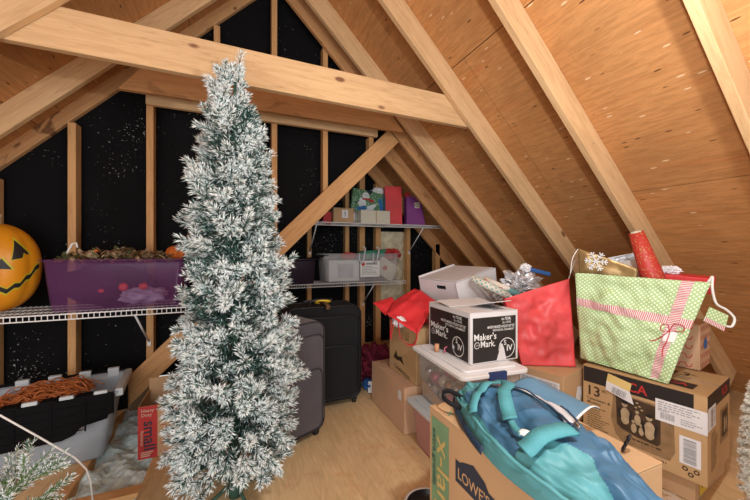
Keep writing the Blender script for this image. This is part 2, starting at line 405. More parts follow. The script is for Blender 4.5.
# ---------------------------------------------------------------- room shell
HR, HL = 3.72, 3.11           # underside of rafters: z = HR - x (right), z = HL + x (left)
SR, SL = 3.93, 3.32           # sheathing
Y0, YW, YB = -1.2, 3.06, 4.04  # open end, near gable wall, alcove back wall
# right roof deck of plywood panels
def roof(name, side):
    q = math.sqrt(2); xr = (SR - SL) / 2; zr = (SR + SL) / 2
    mb = MB()
    # local x = along y (world), local y = down the slope
    length = 5.13 if side > 0 else 3.9
    e0 = (xr - 1.431) * -q if side > 0 else .9
    cuts = [0] + [e0 + 1.31 * k for k in range(-1, 4) if 0 < e0 + 1.31 * k < length] + [length]
    g = .0025
    for i, (a, b_) in enumerate(zip(cuts, cuts[1:])):
        ys = [0, 1.7 if i % 2 else .65, 3.9 if i % 2 else 3.05, YB - Y0] if side > 0 else [0, 1.3 if i % 2 else 2.6, YW - Y0]
        for c0, c1 in zip(ys, ys[1:]): mb.box((c0 + g, a + g, 0), (c1 - g, b_ - g, .02))
    mb.m = 0
    o = mb.build(name, ['roof_plywood'])
    M = Matrix((Vector((0, 1, 0)), Vector((side / q, 0, -1 / q)), Vector((side / q, 0, 1 / q)))).transposed()
    o.matrix_world = Matrix.Translation((xr, Y0, zr)) @ M.to_4x4()
    b2 = MB().box((0, 0, .021), ((YB if side > 0 else YW) - Y0, length, .03)).build('roof_paper', 'black_felt', o)
    return structure(o)
roof('ceiling', 1); roof('ceiling', -1)
# floors
fl = MB()
for a, b_ in (((-.44, Y0), (.03, 2.25)), ((.033, Y0), (1.25, 2.9)), ((1.253, Y0), (4.0, 2.9)), ((-.44, 2.253), (.03, 4.04)), ((.033, 2.903), (2.9, 4.04)), ((2.903, 2.903), (4.0, 4.04))):
    fl.box((a[0], a[1], -.022), (b_[0] - .0, b_[1], 0))
structure(fl.build('floor', 'floor_plywood'))
structure(MB().box((-3.1, Y0, -.022), (-.80, 3.02, 0)).build('floor', 'floor_plywood'))
def insul(u, v_):
    x = -.86 + .46 * u; y = .9 + 2.2 * v_
    return (x, y, -.045 + .05 * noise.noise(Vector((x * 9, y * 9, 2))) + .02 * noise.noise(Vector((x * 33, y * 33, 5))))
o = MB().sheet(insul, 40, 160).build('blown_insulation', 'insulation_white'); tag(o, 'pale blue-white loose blown insulation between the floor joists', 'insulation', kind='stuff')
structure(MB().box((-3.1, Y0, -.2), (3.6, 4.04, -.12)).build('floor_subsurface', 'cardboard'))
# near gable wall (black felt), everything above the sloping brace
def wall(name, poly, y, th=.012):
    mb = MB(); mb.prism(poly, 0, th)
    o = mb.build(name, 'black_felt'); M = Matrix(((1, 0, 0, 0), (0, 0, 1, 0), (0, 1, 0, 0), (0, 0, 0, 1)))
    o.data.transform(M); o.location = (0, y, 0); return structure(o)
xi = (SR - .95) / 2
wall('wall_back', [(-3.1, -.1), (-.95, -.1), (-.95, 0), (xi, xi + .95), (.305, 3.6), (-3.1, .22)], YW)
wall('wall_back_alcove', [(-1.0, -.1), (3.9, -.1), (3.9, .05), (.305, 3.6), (-.2, 3.1), (-1, 1)], YB)
# sloping ceiling of the alcove to the left, above the brace line
mb = MB(); q = .02
mb.add([(-.95, YW, 0), (-.95, YB, 0), (xi, YB, xi + .95), (xi, YW, xi + .95), (-.97, YW, 0.02), (-.97, YB, 0.02), (xi - q, YB, xi + .95 + q), (xi - q, YW, xi + .95 + q)],
       [(0, 1, 2, 3), (7, 6, 5, 4), (0, 3, 7, 4), (1, 5, 6, 2), (0, 4, 5, 1), (3, 2, 6, 7)])
structure(mb.build('ceiling_alcove', 'black_felt'))

# ---------------------------------------------------------------- timber framing
def beam(name, p0, p1, h, th, mat, label, cat, up=(0, 0, 1), group=None, cut=None, nails=0, seed=1):
    """p0-p1 = lower front edge; h measured along 'up' perpendicular, th = thickness going +y (away)"""
    p0 = Vector(p0); p1 = Vector(p1); d = (p1 - p0); Ln = d.length; d.normalize(); back = Vector((0, 1, 0))
    u = d.cross(back); u = -u if u.dot(Vector(up)) < 0 else u
    back = Vector((0, 1, 0)) if abs(d.y) < .9 else Vector((1, 0, 0))
    if abs(d.y) > .9: u = Vector((0, 0, 1))
    r3 = Matrix((d, back, d.cross(back))).transposed(); sg = 1 if d.cross(back).dot(u) > 0 else -1
    mb = MB()
    c0, c1 = cut or (0, 0)
    z1 = sg * h
    pts = [(0, 0), (Ln, 0), (Ln + c1, z1), (c0, z1)]
    if sg < 0: pts = pts[::-1]
    vs = [(x, 0, z) for x, z in pts] + [(x, th, z) for x, z in pts]
    mb.add(vs, [(0, 1, 2, 3), (7, 6, 5, 4), (0, 4, 5, 1), (1, 5, 6, 2), (2, 6, 7, 3), (3, 7, 4, 0)])
    o = mb.build(name, mat, bevel=.003)
    o.matrix_world = Matrix.Translation(p0) @ r3.to_4x4()
    tag(o, label, cat, group)
    if nails:
        rr = random.Random(seed)
        for i in range(nails):
            x = rr.uniform(.05, Ln - .05); z = rr.uniform(.2, .8) * z1
            MB().ellip((x, -.001, z), (.004, .0025, .004), 8, 6).build('nail_head', 'nail', o)
    return o
XR = .305
def rrafter(y, label, mat='lumber', x1=3.6, th=.04, x0=XR):
    return beam('roof_rafter', (x0, y, HR - x0), (x1, y, HR - x1), .148, th, mat, label, 'rafter', group='right slope rafters', nails=2, seed=int(y * 100))
rrafter(.676, 'pale roof rafter at the upper right corner, nearest the glaring lamp light')
rrafter(1.335, 'long pale roof rafter coming down behind the big green dotted gift bag')
rrafter(1.985, 'pale roof rafter that the big horizontal tie beam butts against')
rrafter(2.646, 'roof rafter coming out from under the tie beam, above the white open box')
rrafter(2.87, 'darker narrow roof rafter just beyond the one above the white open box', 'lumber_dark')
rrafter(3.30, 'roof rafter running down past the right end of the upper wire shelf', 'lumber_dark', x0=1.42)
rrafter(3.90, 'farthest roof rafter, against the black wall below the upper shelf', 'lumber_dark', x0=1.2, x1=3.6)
def lrafter(y, label, mat, dz=0, h=.148):
    return beam('roof_rafter', (-2.9, y, HL - 2.9 + dz), (XR, y, HL + XR + dz), h - dz * .7, .04, mat, label, 'rafter', group='left slope rafters')
lrafter(1.985, 'pale roof rafter crossing the left end of the big tie beam', 'lumber')
lrafter(2.646, 'stained roof rafter rising left below the tie beam, clear grain', 'lumber', .03)
lrafter(3.018, 'dark-spotted end rafter at the left, against the black wall', 'lumber_stained', .085)
# tie beams
tb = beam('tie_beam', (-1.02, 2.03, 2.152), (1.64, 2.03, 2.120), .205, .04, 'lumber', 'big pale horizontal tie beam above the frosted christmas tree', 'beam', cut=(.16, -.16))
kb = MB()
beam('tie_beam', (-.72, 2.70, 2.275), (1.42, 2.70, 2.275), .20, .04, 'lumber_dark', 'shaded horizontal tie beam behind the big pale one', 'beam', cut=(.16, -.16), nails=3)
beam('ledger_board', (-.60, 2.88, 2.265), (1.24, 2.88, 2.265), .085, .04, 'lumber', 'short pale ledger board nailed across the tops of the wall studs', 'board', nails=4)
bx = lambda x: x + .79
beam('sloping_brace', (-.80, 2.84, bx(-.80)), (1.44, 2.84, bx(1.44)), .148, .04, 'lumber_stud', 'long timber brace sloping up from the floor to the roof', 'brace', nails=2)
# studs (front wall)
def stud(x, w_, y, z0, z1, label, mat='lumber_stud', group='wall studs', d=.09):
    o = MB().box((0, 0, 0), (z1 - z0, w_, d)).build('wall_stud', mat, bevel=.002)
    # local x = up
    o.matrix_world = Matrix.Translation((x, y + d, z0)) @ Matrix(((0, 1, 0, 0), (0, 0, -1, 0), (1, 0, 0, 0), (0, 0, 0, 1))) 
    return tag(o, label, 'stud', group)
def topz(x): return min(SR - x, SL + x) - .16
for x, w_, z0, z1, lb in (
    (-1.47, .045, 0, None, 'wall stud at the far left behind the plastic pumpkin'),
    (-1.06, .045, 0, None, 'wall stud behind the left half of the purple bin'),
    (-.605, .045, 0.28, None, 'wall stud behind the right end of the purple bin, ending on the sloping brace'),
    (-.155, .045, .76, None, 'wall stud mostly hidden behind the christmas tree top'),
    (.285, .045, 0.0, None, 'wall stud just right of the tree, left of the mesh shelf end'),
    (.725, .045, 1.63, None, 'wall stud ending on the sloping brace above the snowman bag'),
    (1.17, .045, 2.06, 2.27, 'short stud stub between ledger board and sloping brace')):
    stud(x, w_, 2.925, z0, z1 or topz(x) - .02, lb)
for x, w_, lb in (
    (.79, .05, 'back wall stud right of the black suitcase top, carrying the left shelf bracket'),
    (1.26, .05, 'back wall stud behind the left half of the clear tub'),
    (1.45, .07, 'back wall stud behind the middle of the clear tub'),
    (1.67, .07, 'back wall stud at the left edge of the yellowish insulation batt'),
    (2.125, .05, 'back wall stud at the right edge of the yellowish insulation batt')):
    stud(x, w_, 3.945, 0, min(SR - x, x + .95) - .2, lb, 'lumber_stud', 'back wall studs')
stud(2.545, .07, 3.90, 0, 1.28, 'short back wall stud under the farthest rafter', 'lumber_stud', 'back wall studs')
# floor joists seen on the left
beam('floor_joist', (-.80, .9, -.14), (-.80, 3.0, -.14), .14, .045, 'lumber_stud', 'floor joist running beside the translucent tote, at the edge of the insulation', 'joist')
beam('floor_joist', (-.755, 1.98, -.13), (-.44, 1.98, -.13), .125, .07, 'lumber_stud', 'short floor joist crossing the white insulation beside the tree', 'joist')
# fibreglass batt
def batt(u, v_):
    x = 1.745 + .375 * u; z = .42 + 1.02 * v_
    e = min(1, 6 * min(u, 1 - u)) ; return (x, 4.02 - .055 * e - .018 * noise.noise(Vector((x * 14, 0, z * 14))), z)
tag(MB().sheet(batt, 20, 50).build('insulation_batt', 'batt'), 'yellowish fibreglass batt between two studs behind the wire shelves', 'insulation')

# ---------------------------------------------------------------- wire shelves
def wire_shelf(label, x0, x1, yf, yb, z, bracket_x, drop=.28, post=None):
    t = thing('wire_shelf', label, 'shelf', ((x0 + x1) / 2, yf, z), group='white wire shelves')
    ox, oy = (x0 + x1) / 2, yf
    mb = MB(); r = .0028; h = .032
    mb.box((x0 - ox, -.003, -.004), (x1 - ox, .003, .003)); mb.box((x0 - ox, -.003, -h - .003), (x1 - ox, .003, -h + .003))
    for k in (0.33, .66, 1): mb.box((x0 - ox, (yb - yf) * k - .003, -.007), (x1 - ox, (yb - yf) * k + .003, -.001))
    n = int((x1 - x0) / .027)
    for i in range(n + 1):
        x = x0 - ox + (x1 - x0) * i / n
        mb.box((x - .0016, 0, 0), (x + .0016, yb - yf, .003)); mb.box((x - .0018, -.002, -h), (x + .0018, .0015, 0))
    mb.build('wire_deck', 'metal_wire', t)
    for bx_ in bracket_x:
        b2 = MB(); p = Vector((bx_ - ox, .012, -h)); q_ = Vector((bx_ - ox, yb - yf - .01, -drop)); b2.tube([p, q_], .0065, 6)
        b2.box((q_.x - .011, q_.y - .004, q_.z - .03), (q_.x + .011, q_.y + .012, q_.z + .012)); b2.build('bracket', 'metal_wire', t)
    if post:
        px_, zz0, zz1 = post
        MB().box((px_ - ox - .006, -.004, zz0 - z), (px_ - ox + .006, .012, zz1 - z)).build('end_post', 'metal_wire', t)
    return t
wire_shelf('long white wire shelf at left, holding the pumpkin and purple bin', -1.95, -.22, 2.52, 2.925, .822, (-1.6, -.585), drop=.30)
wire_shelf('lower white wire shelf in the alcove, holding the clear tub', .44, 1.90, 3.56, 3.945, .83, (1.49,), .30, post=(.45, .80, 1.27))
wire_shelf('upper white wire shelf in the alcove, holding gift bags', .80, 2.44, 3.56, 3.945, 1.505, (.815, 2.15), .33)

# ---------------------------------------------------------------- flocked tree foliage (numpy)
def foliage(name, sprigs, parent, mats, seed=3, per=36, nl=(.024, .036), nw=.0013, frost=.62, green=.14, ph=(.65, 1.15)):
    """sprigs: list of (base, dir, length, frostbias)"""
    rg = np.random.default_rng(seed); S = len(sprigs)
    B = np.array([s[0] for s in sprigs]); D = np.array([s[1] for s in sprigs]); Ls = np.array([s[2] for s in sprigs]); FB = np.array([s[3] for s in sprigs])
    D /= np.linalg.norm(D, axis=1, keepdims=True)
    A = np.cross(D, np.where(np.abs(D[:, 2:3]) < .8, [[0, 0, 1.]], [[1., 0, 0]])); A /= np.linalg.norm(A, axis=1, keepdims=True); Cc = np.cross(D, A)
    n = S * per; si = np.repeat(np.arange(S), per)
    tt = np.tile(np.linspace(.08, 1, per), S); az = rg.uniform(0, 2 * PI, n)
    phi = np.where(tt > .9, rg.uniform(.1, .7, n), rg.uniform(ph[0], ph[1], n))
    ln = rg.uniform(nl[0], nl[1], n) * (1 - .25 * (tt > .9)) * np.clip(.6 + Ls[si] * 4, .6, 1)
    d = D[si]; side = A[si] * np.cos(az)[:, None] + Cc[si] * np.sin(az)[:, None]
    nd = d * np.cos(phi)[:, None] + side * np.sin(phi)[:, None]
    base = B[si] + d * (tt * Ls[si])[:, None]
    tip = base + nd * ln[:, None] + np.array([0, 0, -.1]) * (ln * 0)[:, None]
    p1 = np.cross(nd, d); p1 /= np.linalg.norm(p1, axis=1, keepdims=True) + 1e-9; p2 = np.cross(nd, p1)
    mid = base + nd * (ln * .55)[:, None]
    V = np.empty((n, 5, 3))
    V[:, 0] = base; w_ = nw
    for k in range(3):
        a = 2 * PI * k / 3; V[:, 1 + k] = mid + (p1 * math.cos(a) + p2 * math.sin(a)) * w_
    V[:, 4] = tip
    F = np.array([(0, 1, 2), (0, 2, 3), (0, 3, 1), (4, 2, 1), (4, 3, 2), (4, 1, 3)])
    faces = (F[None] + (np.arange(n) * 5)[:, None, None]).reshape(-1, 3)
    rr = rg.uniform(0, 1, n) - FB[si]
    mi = np.where(rr < frost, 0, np.where(rr < 1 - green, 1, 2)); mi = np.repeat(mi, 6)
    # stems
    st_v = []; st_f = []
    o0 = n * 5
    SV = np.empty((S, 6, 3)); e = B + D * Ls[:, None]
    for k in range(3):
        a = 2 * PI * k / 3; off = (A * math.cos(a) + Cc * math.sin(a)); SV[:, k] = B + off * .003; SV[:, 3 + k] = e + off * .0015
    SF = np.array([(0, 1, 4), (0, 4, 3), (1, 2, 5), (1, 5, 4), (2, 0, 3), (2, 3, 5)])
    sf = (SF[None] + (np.arange(S) * 6)[:, None, None] + o0).reshape(-1, 3)
    AV = np.concatenate([V.reshape(-1, 3), SV.reshape(-1, 3)]); AF = np.concatenate([faces, sf]); MI = np.concatenate([mi, np.full(len(sf), 2)])
    me = bpy.data.meshes.new(name); me.vertices.add(len(AV)); me.vertices.foreach_set('co', AV.astype(np.float32).ravel())
    me.loops.add(len(AF) * 3); me.loops.foreach_set('vertex_index', AF.astype(np.int32).ravel())
    me.polygons.add(len(AF)); me.polygons.foreach_set('loop_start', np.arange(0, len(AF) * 3, 3, dtype=np.int32)); me.polygons.foreach_set('loop_total', np.full(len(AF), 3, dtype=np.int32))
    me.polygons.foreach_set('material_index', MI.astype(np.int32)); me.update(calc_edges=True); me.validate()
    for m_ in mats: me.materials.append(MATS[m_])
    o = bpy.data.objects.new(name, me); COL.objects.link(o); o.parent = parent; o['kind'] = 'stuff'
    return o
def unit(v_): v_ = Vector(v_); v_.normalize(); return v_
TP = [(0.05, .10), (.12, .27), (.22, .30), (.34, .30), (.5, .295), (.71, .295), (.96, .275), (1.2, .245), (1.44, .205), (1.6, .185), (1.75, .155), (1.88, .115), (1.98, .075), (2.06, .03)]
def trad(z):
    for (a, ra), (b_, rb) in zip(TP, TP[1:]):
        if a <= z <= b_: return ra + (rb - ra) * (z - a) / (b_ - a)
    return .02
tree = thing('christmas_tree', 'tall slim frosted artificial christmas tree standing in the middle', 'christmas tree', (.0, 1.75, 0))
rr = random.Random(5); sp = []
cnt = 0
while cnt < 470:
    z = rr.uniform(.14, 2.06)
    rt0 = trad(z)
    if rr.random() > (rt0 + .08) / .38: continue
    cnt += 1
    ph = rr.uniform(0, 2 * PI); lump_ = 1 + .22 * noise.noise(Vector((math.cos(ph) * 1.7, math.sin(ph) * 1.7, z * 4.5)))
    rt = rt0 * lump_ * rr.uniform(.80, 1.02)
    rt -= .012; up = rr.uniform(.15, .6) + (.8 if z > 1.8 else 0) - (.55 if z < .35 else 0)
    out = Vector((math.cos(ph), math.sin(ph), 0)); d = unit(out + Vector((0, 0, up)))
    Ln = min(rt, rr.uniform(.10, .15)) if z < 1.75 else rr.uniform(.06, .09)
    tip = Vector((out.x * rt, out.y * rt, z)); b0 = tip - d * Ln
    b0.x += .02 * math.sin(z * 2.2) - .01
    sp.append((b0, d, Ln, rr.uniform(-.12, .2)))
    n_s = 2 if z < 1.75 else 2
    for k in range(n_s):
        s_ = unit(d + Vector((rr.uniform(-1, 1), rr.uniform(-1, 1), rr.uniform(-.7, .9))) * .85)
        sp.append((b0 + d * Ln * rr.uniform(.25, .8), s_, rr.uniform(.05, .075), rr.uniform(-.15, .22)))
for k in range(620):      # inner branches near the pole
    z = rr.uniform(.16, 1.85); ph = rr.uniform(0, 2 * PI); d = unit((math.cos(ph), math.sin(ph), rr.uniform(.1, .7))); r0 = trad(z) * rr.uniform(.05, .35)
    sp.append((Vector((d.x * r0, d.y * r0, z)), d, trad(z) * .4 + .02, rr.uniform(-.7, -.3)))
sp.append((Vector((.012, 0, 2.04)), Vector((.12, 0, 1)), .12, .2))
for k in range(7): sp.append((Vector((.010, 0, 2.01)), unit((math.cos(k * 1.3) * .3, math.sin(k * 1.3) * .3, 1)), .075, .1))
foliage('foliage', sp, tree, ['needle_white', 'needle_frost', 'needle_green'], per=44, nl=(.034, .050), nw=.0024, frost=.70, green=.10, ph=(.5, 1.0))
MB().tube([(0, 0, .02), (0, 0, .5), (0, 0, 2.08)], [.024, .02, .006], 10).build('trunk', 'trunk_green', tree)
g2 = []
for k in range(34):
    a = k * 2.4; z = .06 + .012 * k; g2.append((Vector((math.cos(a) * .016, math.sin(a) * .016, z)), unit((math.cos(a), math.sin(a), .5)), .035, -.7))
foliage('trunk_garland', g2, tree, ['needle_frost', 'needle_green', 'needle_green'], per=30, nl=(.012, .02))
st = MB()
for k in range(4):
    a = k * PI / 2 + .4; st.tube([(0, 0, .09), (math.cos(a) * .08, math.sin(a) * .08, .05), (math.cos(a) * .2, math.sin(a) * .2, .012)], .008, 8)
st.tube([(0, 0, .01), (0, 0, .10)], .028, 12); st.build('stand', 'trunk_green', tree)
# small frosted tree section, lower left corner
t2 = thing('christmas_tree_section', 'green and white frosted fir branches in the lower left corner', 'christmas tree', (-.69, 1.40, 0))
sp = []; rr = random.Random(11)
for i in range(60):
    ph = rr.uniform(0, 2 * PI); z = rr.uniform(.06, .44); o_ = Vector((math.cos(ph), math.sin(ph), 0)); k = 1 - z / .9
    d = unit(o_ + Vector((0, 0, rr.uniform(.35, 1.1)))); b0 = o_ * .07 * k + Vector((0, 0, z)); Ln = rr.uniform(.12, .21) * (.55 + k * .5)
    sp.append((b0, d, Ln, rr.uniform(-.25, .15)))
    for j in range(2): sp.append((b0 + d * Ln * rr.uniform(.2, .6), unit(d + Vector((rr.uniform(-1, 1), rr.uniform(-1, 1), rr.uniform(-.4, .7))) * .7), Ln * .5, rr.uniform(-.2, .1)))
foliage('foliage', sp, t2, ['needle_white', 'needle_frost', 'needle_leaf_green'], seed=9, per=70, nl=(.018, .028), nw=.0013, frost=.64, green=.18)
MB().tube([(0, 0, 0), (0, 0, .52)], [.02, .008], 8).build('trunk', 'trunk_green', t2)
# white light cord
o = MB().tube([(-1.3, 1.98, .62), (-.943, 1.97, .48), (-.81, 1.97, .353), (-.686, 1.97, .232), (-.645, 1.97, .17), (-.63, 1.972, .11), (-.62, 1.972, .0)], .004, 8).build('power_cord', 'cord_white')
tag(o, 'thin white cord drooping in front of the black tote lid', 'cord')

# ---------------------------------------------------------------- pumpkin
pk = thing('jack_o_lantern', 'big orange plastic jack-o-lantern on the left wire shelf', 'pumpkin', (-1.325, 2.735, .826), R(0))
PW, PH = .196, .268
def prad(ph, th): return (1 + .035 * abs(math.cos(ph * 5)) ** .6 - .02) 
def psurf(ph, zz, off=0):
    """ph angle, zz in -1..1"""
    s_ = math.sqrt(max(0, 1 - abs(zz) ** 2.3)); k = 1 + .045 * (abs(math.cos(ph * 4.5)) - .6) * s_
    return Vector((math.cos(ph) * (PW * s_ * k + off), math.sin(ph) * (PW * s_ * k + off), PH + zz * PH + (off if zz > .9 else 0)))
mb = MB(); NU, NV = 90, 40
vs = [psurf(2 * PI * j / NU, math.cos(PI * i / NV)) for i in range(NV + 1) for j in range(NU)]
mb.smooth = True; mb.add(vs, [(i * NU + j, (i + 1) * NU + j, (i + 1) * NU + (j + 1) % NU, i * NU + (j + 1) % NU) for i in range(NV) for j in range(NU)])
mb.build('shell', 'pumpkin', pk)
MB().tube([(0, 0, PH * 2 - .01), (.0, 0, PH * 2 + .02), (.012, .0, PH * 2 + .055)], [.03, .018, .014], 10).build('stem', 'leaf_tan', pk)
def pface(poly, mat, off, name, lb=None):
    bm = bmesh.new(); vs = [bm.verts.new((x, y, 0)) for x, y in poly]; f = bm.faces.new(vs)
    bmesh.ops.triangulate(bm, faces=[f]); bmesh.ops.subdivide_edges(bm, edges=bm.edges[:], cuts=5, use_grid_fill=True)
    for v_ in bm.verts:
        v_.co = psurf(R(-60) + v_.co.x, v_.co.y, off)
    me = bpy.data.meshes.new(name); bm.to_mesh(me); bm.free(); me.materials.append(MATS[mat]); o = bpy.data.objects.new(name, me); COL.objects.link(o); o.parent = pk
    for p in me.polygons: p.use_smooth = True
    if lb: o['label'] = lb
def grow(poly, k): 
    cx = sum(p[0] for p in poly) / len(poly); cy = sum(p[1] for p in poly) / len(poly)
    return [(cx + (x - cx) * k + .03, cy + (y - cy) * k + .012) for x, y in poly]
eyeR = [(.36, .60), (.30, .22), (.52, .22), (.60, .36), (.72, .28)]
eyeR = [(.34, .62), (.22, .18), (.46, .22), (.52, .34), (.60, .30), (.70, .30)]
eyeL = [(-x, y) for x, y in eyeR][::-1]
nose = [(.02, .22), (-.16, .0), (.22, -.02)]
up_ = [(x_, y_ - .05) for x_, y_ in [(-.95, .12), (-.78, -.08), (-.62, -.10), (-.5, -.26), (-.36, -.24), (-.2, -.38), (0, -.34), (.14, -.40), (.3, -.28), (.42, -.28), (.56, -.12), (.70, -.10), (.84, .08), (.98, .14)]]
lo_ = [(x, y - .11) for x, y in up_][::-1]
for nm, pl in (('eye', eyeR), ('eye', eyeL), ('nose', nose)):
    pface(grow(pl, 1.22), 'pumpkin_yellow', .0016, nm + '_rim'); pface(pl, 'black_print', .003, nm, 'black cutout ' + nm)
for k in range(len(up_) - 1):
    a, b_ = up_[k], up_[k + 1]
# mouth as one strip
def pstrip(top, bot, mat, off, name):
    mb = MB(); mb.smooth = True; n = len(top); S_ = 4
    pts = []
    for i in range((n - 1) * S_ + 1):
        k = min(i // S_, n - 2); f = (i - k * S_) / S_
        for tb_, in ((top,), (bot,)):
            x = tb_[k][0] * (1 - f) + tb_[k + 1][0] * f; y = tb_[k][1] * (1 - f) + tb_[k + 1][1] * f; pts.append(psurf(R(-60) + x, y, off))
    mb.add(pts, [(2 * i, 2 * i + 1, 2 * i + 3, 2 * i + 2) for i in range((n - 1) * S_)]); mb.build(name, mat, pk)
pstrip([(x, y + .03) for x, y in up_], [(x, y - .14) for x, y in up_], 'pumpkin_yellow', .0016, 'mouth_rim')
pstrip(up_, [(x, y - .10) for x, y in up_], 'black_print', .003, 'mouth')

# ---------------------------------------------------------------- plastic bins
def rrect(hx, hy, r, n=4):
    out = []
    for cx, cy, a0 in ((hx - r, hy - r, 0), (-hx + r, hy - r, 90), (-hx + r, -hy + r, 180), (hx - r, -hy + r, 270)):
        for i in range(n + 1):
            a = R(a0 + 90 * i / n); out.append((cx + r * math.cos(a), cy + r * math.sin(a)))
    return out
def bin_body(sx, sy, h, mat, parent, taper=.88, rim=.014, th=.004, r=.035, rimmat=None, ribs=True):
    mb = MB(); mb.smooth = True
    lev = [(taper, 0, 0), (taper + .015, .01, 0), (1 - (1 - taper) * .1, h * .9, 0), (1, h - .012, 0), (1, h - .012, rim), (1, h, rim), (1, h, -th), (1 - (1 - taper) * .1, h * .9, -th), (taper + .015, .012, -th)]
    n = 20; vs = []
    for s_, z, off in lev:
        vs += [(x, y, z) for x, y in rrect(sx / 2 * s_ + off, sy / 2 * s_ + off, r)]
    fs = [(k * n + i, k * n + (i + 1) % n, (k + 1) * n + (i + 1) % n, (k + 1) * n + i) for k in range(len(lev) - 1) for i in range(n)]
    fs += [tuple(reversed(range(n))), tuple(range((len(lev) - 1) * n, len(lev) * n))]
    mb.add(vs, fs); o = mb.build('body', mat, parent); return o
def bin_lid(sx, sy, z, mat, parent, th=.03, inset=.03):
    mb = MB()
    mb.prism(rrect(sx / 2 + .012, sy / 2 + .012, .035), z, z + th * .6); mb.prism(rrect(sx / 2 - inset, sy / 2 - inset, .03), z + th * .6, z + th)
    return mb.build('lid', mat, parent, bevel=.004)
# purple bin on left shelf
pb = thing('storage_bin', 'translucent purple storage bin of Halloween things on the left wire shelf', 'bin', (-.67, 2.71, .826))
bin_body(.735, .38, .318, 'bin_purple', pb, taper=.9)
hb = MB()
hb.box((.358, -.09, .245), (.374, .09, .265)); hb.box((.356, -.09, .15), (.364, -.08, .255)); hb.box((.356, .08, .15), (.364, .09, .255)); hb.build('side_handle', 'purple_dark', pb)
vs_ = MB()
vs_.prism([(.30, .02), (.304, .02), (.328, .27), (.322, .27)], -.185, -.18, Matrix(((1, 0, 0, 0), (0, 0, 1, 0), (0, 1, 0, 0), (0, 0, 0, 1)))); vs_.build('corner_rib', 'bin_purple', pb)
wm = thing('witch_decoration', 'dark witch figure with two red eyes inside the purple bin', 'decoration', (-.735, 2.71, .832))
def lump(c, r, s, a, seed, mat, parent, name, nu=36, nv=20):
    def fn(d): return 1 + a * noise.noise(d * s + Vector((seed, seed * 2, 0)))
    return MB().ellip(c, r, nu, nv, fn=fn).build(name, mat, parent)
lump((-.02, -.02, .14), (.25, .125, .13), 2.2, .25, 3, 'black_fabric', wm, 'hood')
lump((.17, -.06, .07), (.13, .10, .06), 3, .3, 7, 'gauze', wm, 'gauze_scarf')
MB().ellip((.085, -.155, .135), (.026, .014, .026), 14, 8).build('eye', 'eye_red', wm); MB().ellip((.19, -.152, .135), (.026, .014, .022), 14, 8).build('eye', 'eye_red', wm)
MB().ellip((-.03, -.15, .115), (.016, .01, .012), 12, 8).build('nose', 'eye_red', wm)
MB().tube([(-.08, -.125, .13), (0, -.14, .12), (.05, -.135, .15)], .004, 6).build('trim_cord', 'gauze', wm)
# autumn garland
ga = thing('autumn_garland', 'dried leaf and seed pod garland lying on top of the purple bin', 'garland', (-.69, 2.72, 1.11))
rr = random.Random(4)
lf = [MB(), MB(), MB()]
for i in range(420):
    u = rr.uniform(-.32, .30); k = rr.randrange(3); hgt = .05 * math.sin((u + .35) / .68 * PI) + .018; c = Vector((u, rr.uniform(-.16, .15), rr.uniform(.015, hgt + .03)))
    s_ = rr.uniform(.012, .026); M = Matrix.Translation(c) @ Matrix.Rotation(rr.uniform(0, 6.28), 4, 'Z') @ Matrix.Rotation(rr.uniform(-.9, .9), 4, 'X') @ Matrix.Scale(s_, 4)
    lf[k].add([(0, -1.3, 0), (.55, -.3, .2), (.35, .6, .25), (0, 1.4, 0), (-.35, .6, .25), (-.55, -.3, .2), (0, 0, .05)], [(0, 1, 6), (1, 2, 6), (2, 3, 6), (3, 4, 6), (4, 5, 6), (5, 0, 6)], M)
for mb_, mt in zip(lf, ('leaf_tan', 'leaf_brown', 'leaf_olive')):
    o = mb_.build('leaves', mt, ga); o['kind'] = 'stuff'
for x, y, s_ in ((-.16, -.05, .026), (-.03, -.04, .024), (.05, .0, .026), (.13, -.02, .028), (-.09, .05, .022)):
    MB().ellip((x, y, .062), (s_ * 1.3, s_, s_), 14, 8, fn=lambda d: 1 + .12 * math.sin(d.x * 20)).build('seed_pod', 'leaf_tan', ga)
MB().ellip((-.13, -.06, .085), (.012,) * 3, 10, 8).build('berry', 'orange_glitter', ga)
o = MB().ellip((0, 0, .045), (.062, .062, .048), 40, 14, fn=lambda d: 1 + .05 * math.cos(math.atan2(d.y, d.x) * 9)).build('mini_pumpkin', 'orange_glitter', loc=(-.375, 2.66, 1.137)); tag(o, 'small glittery orange pumpkin at the right end of the purple bin', 'pumpkin')
o = MB().tube([(0, 0, .0), (.02, .01, .06), (.035, .02, .10), (.055, .02, .105), (.06, .02, .075)], .006, 8).build('metal_hook', 'metal_wire', loc=(-.975, 2.64, 1.14)); tag(o, 'white metal hook sticking out of the purple bin', 'hook')

# translucent tote with black lid
tt_ = thing('storage_tote', 'translucent grey tote with hanging black lid, on the floor at left', 'tote', (-.985, 2.50, .003), R(7))
bin_body(.66, .37, .385, 'bin_frost', tt_, taper=.80, rim=.02)
ld = MB()
Mx = Matrix(((1, 0, 0, 0), (0, 0, -1, 0), (0, 1, 0, 0), (0, 0, 0, 1)))
ld.prism([(-.34, .385), (-.34, .17), (.10, .17), (.155, .19), (.18, .225), (.295, .245), (.30, .265), (.325, .27), (.325, .39)], .205, .217, Mx)
for x in (-.22, -.08, .06, .2): ld.box((x - .004, -.222, .20), (x + .004, -.215, .375))
for zz in (.21, .25, .30, .345): ld.box((-.33, -.221, zz - .002), (.20 if zz < .24 else .29, -.216, zz + .002))
for x in (-.24, -.10, .05, .19): ld.box((x - .035, -.225, .383), (x + .035, -.16, .395))
ld.build('lid', 'black_lid', tt_, bevel=.003)
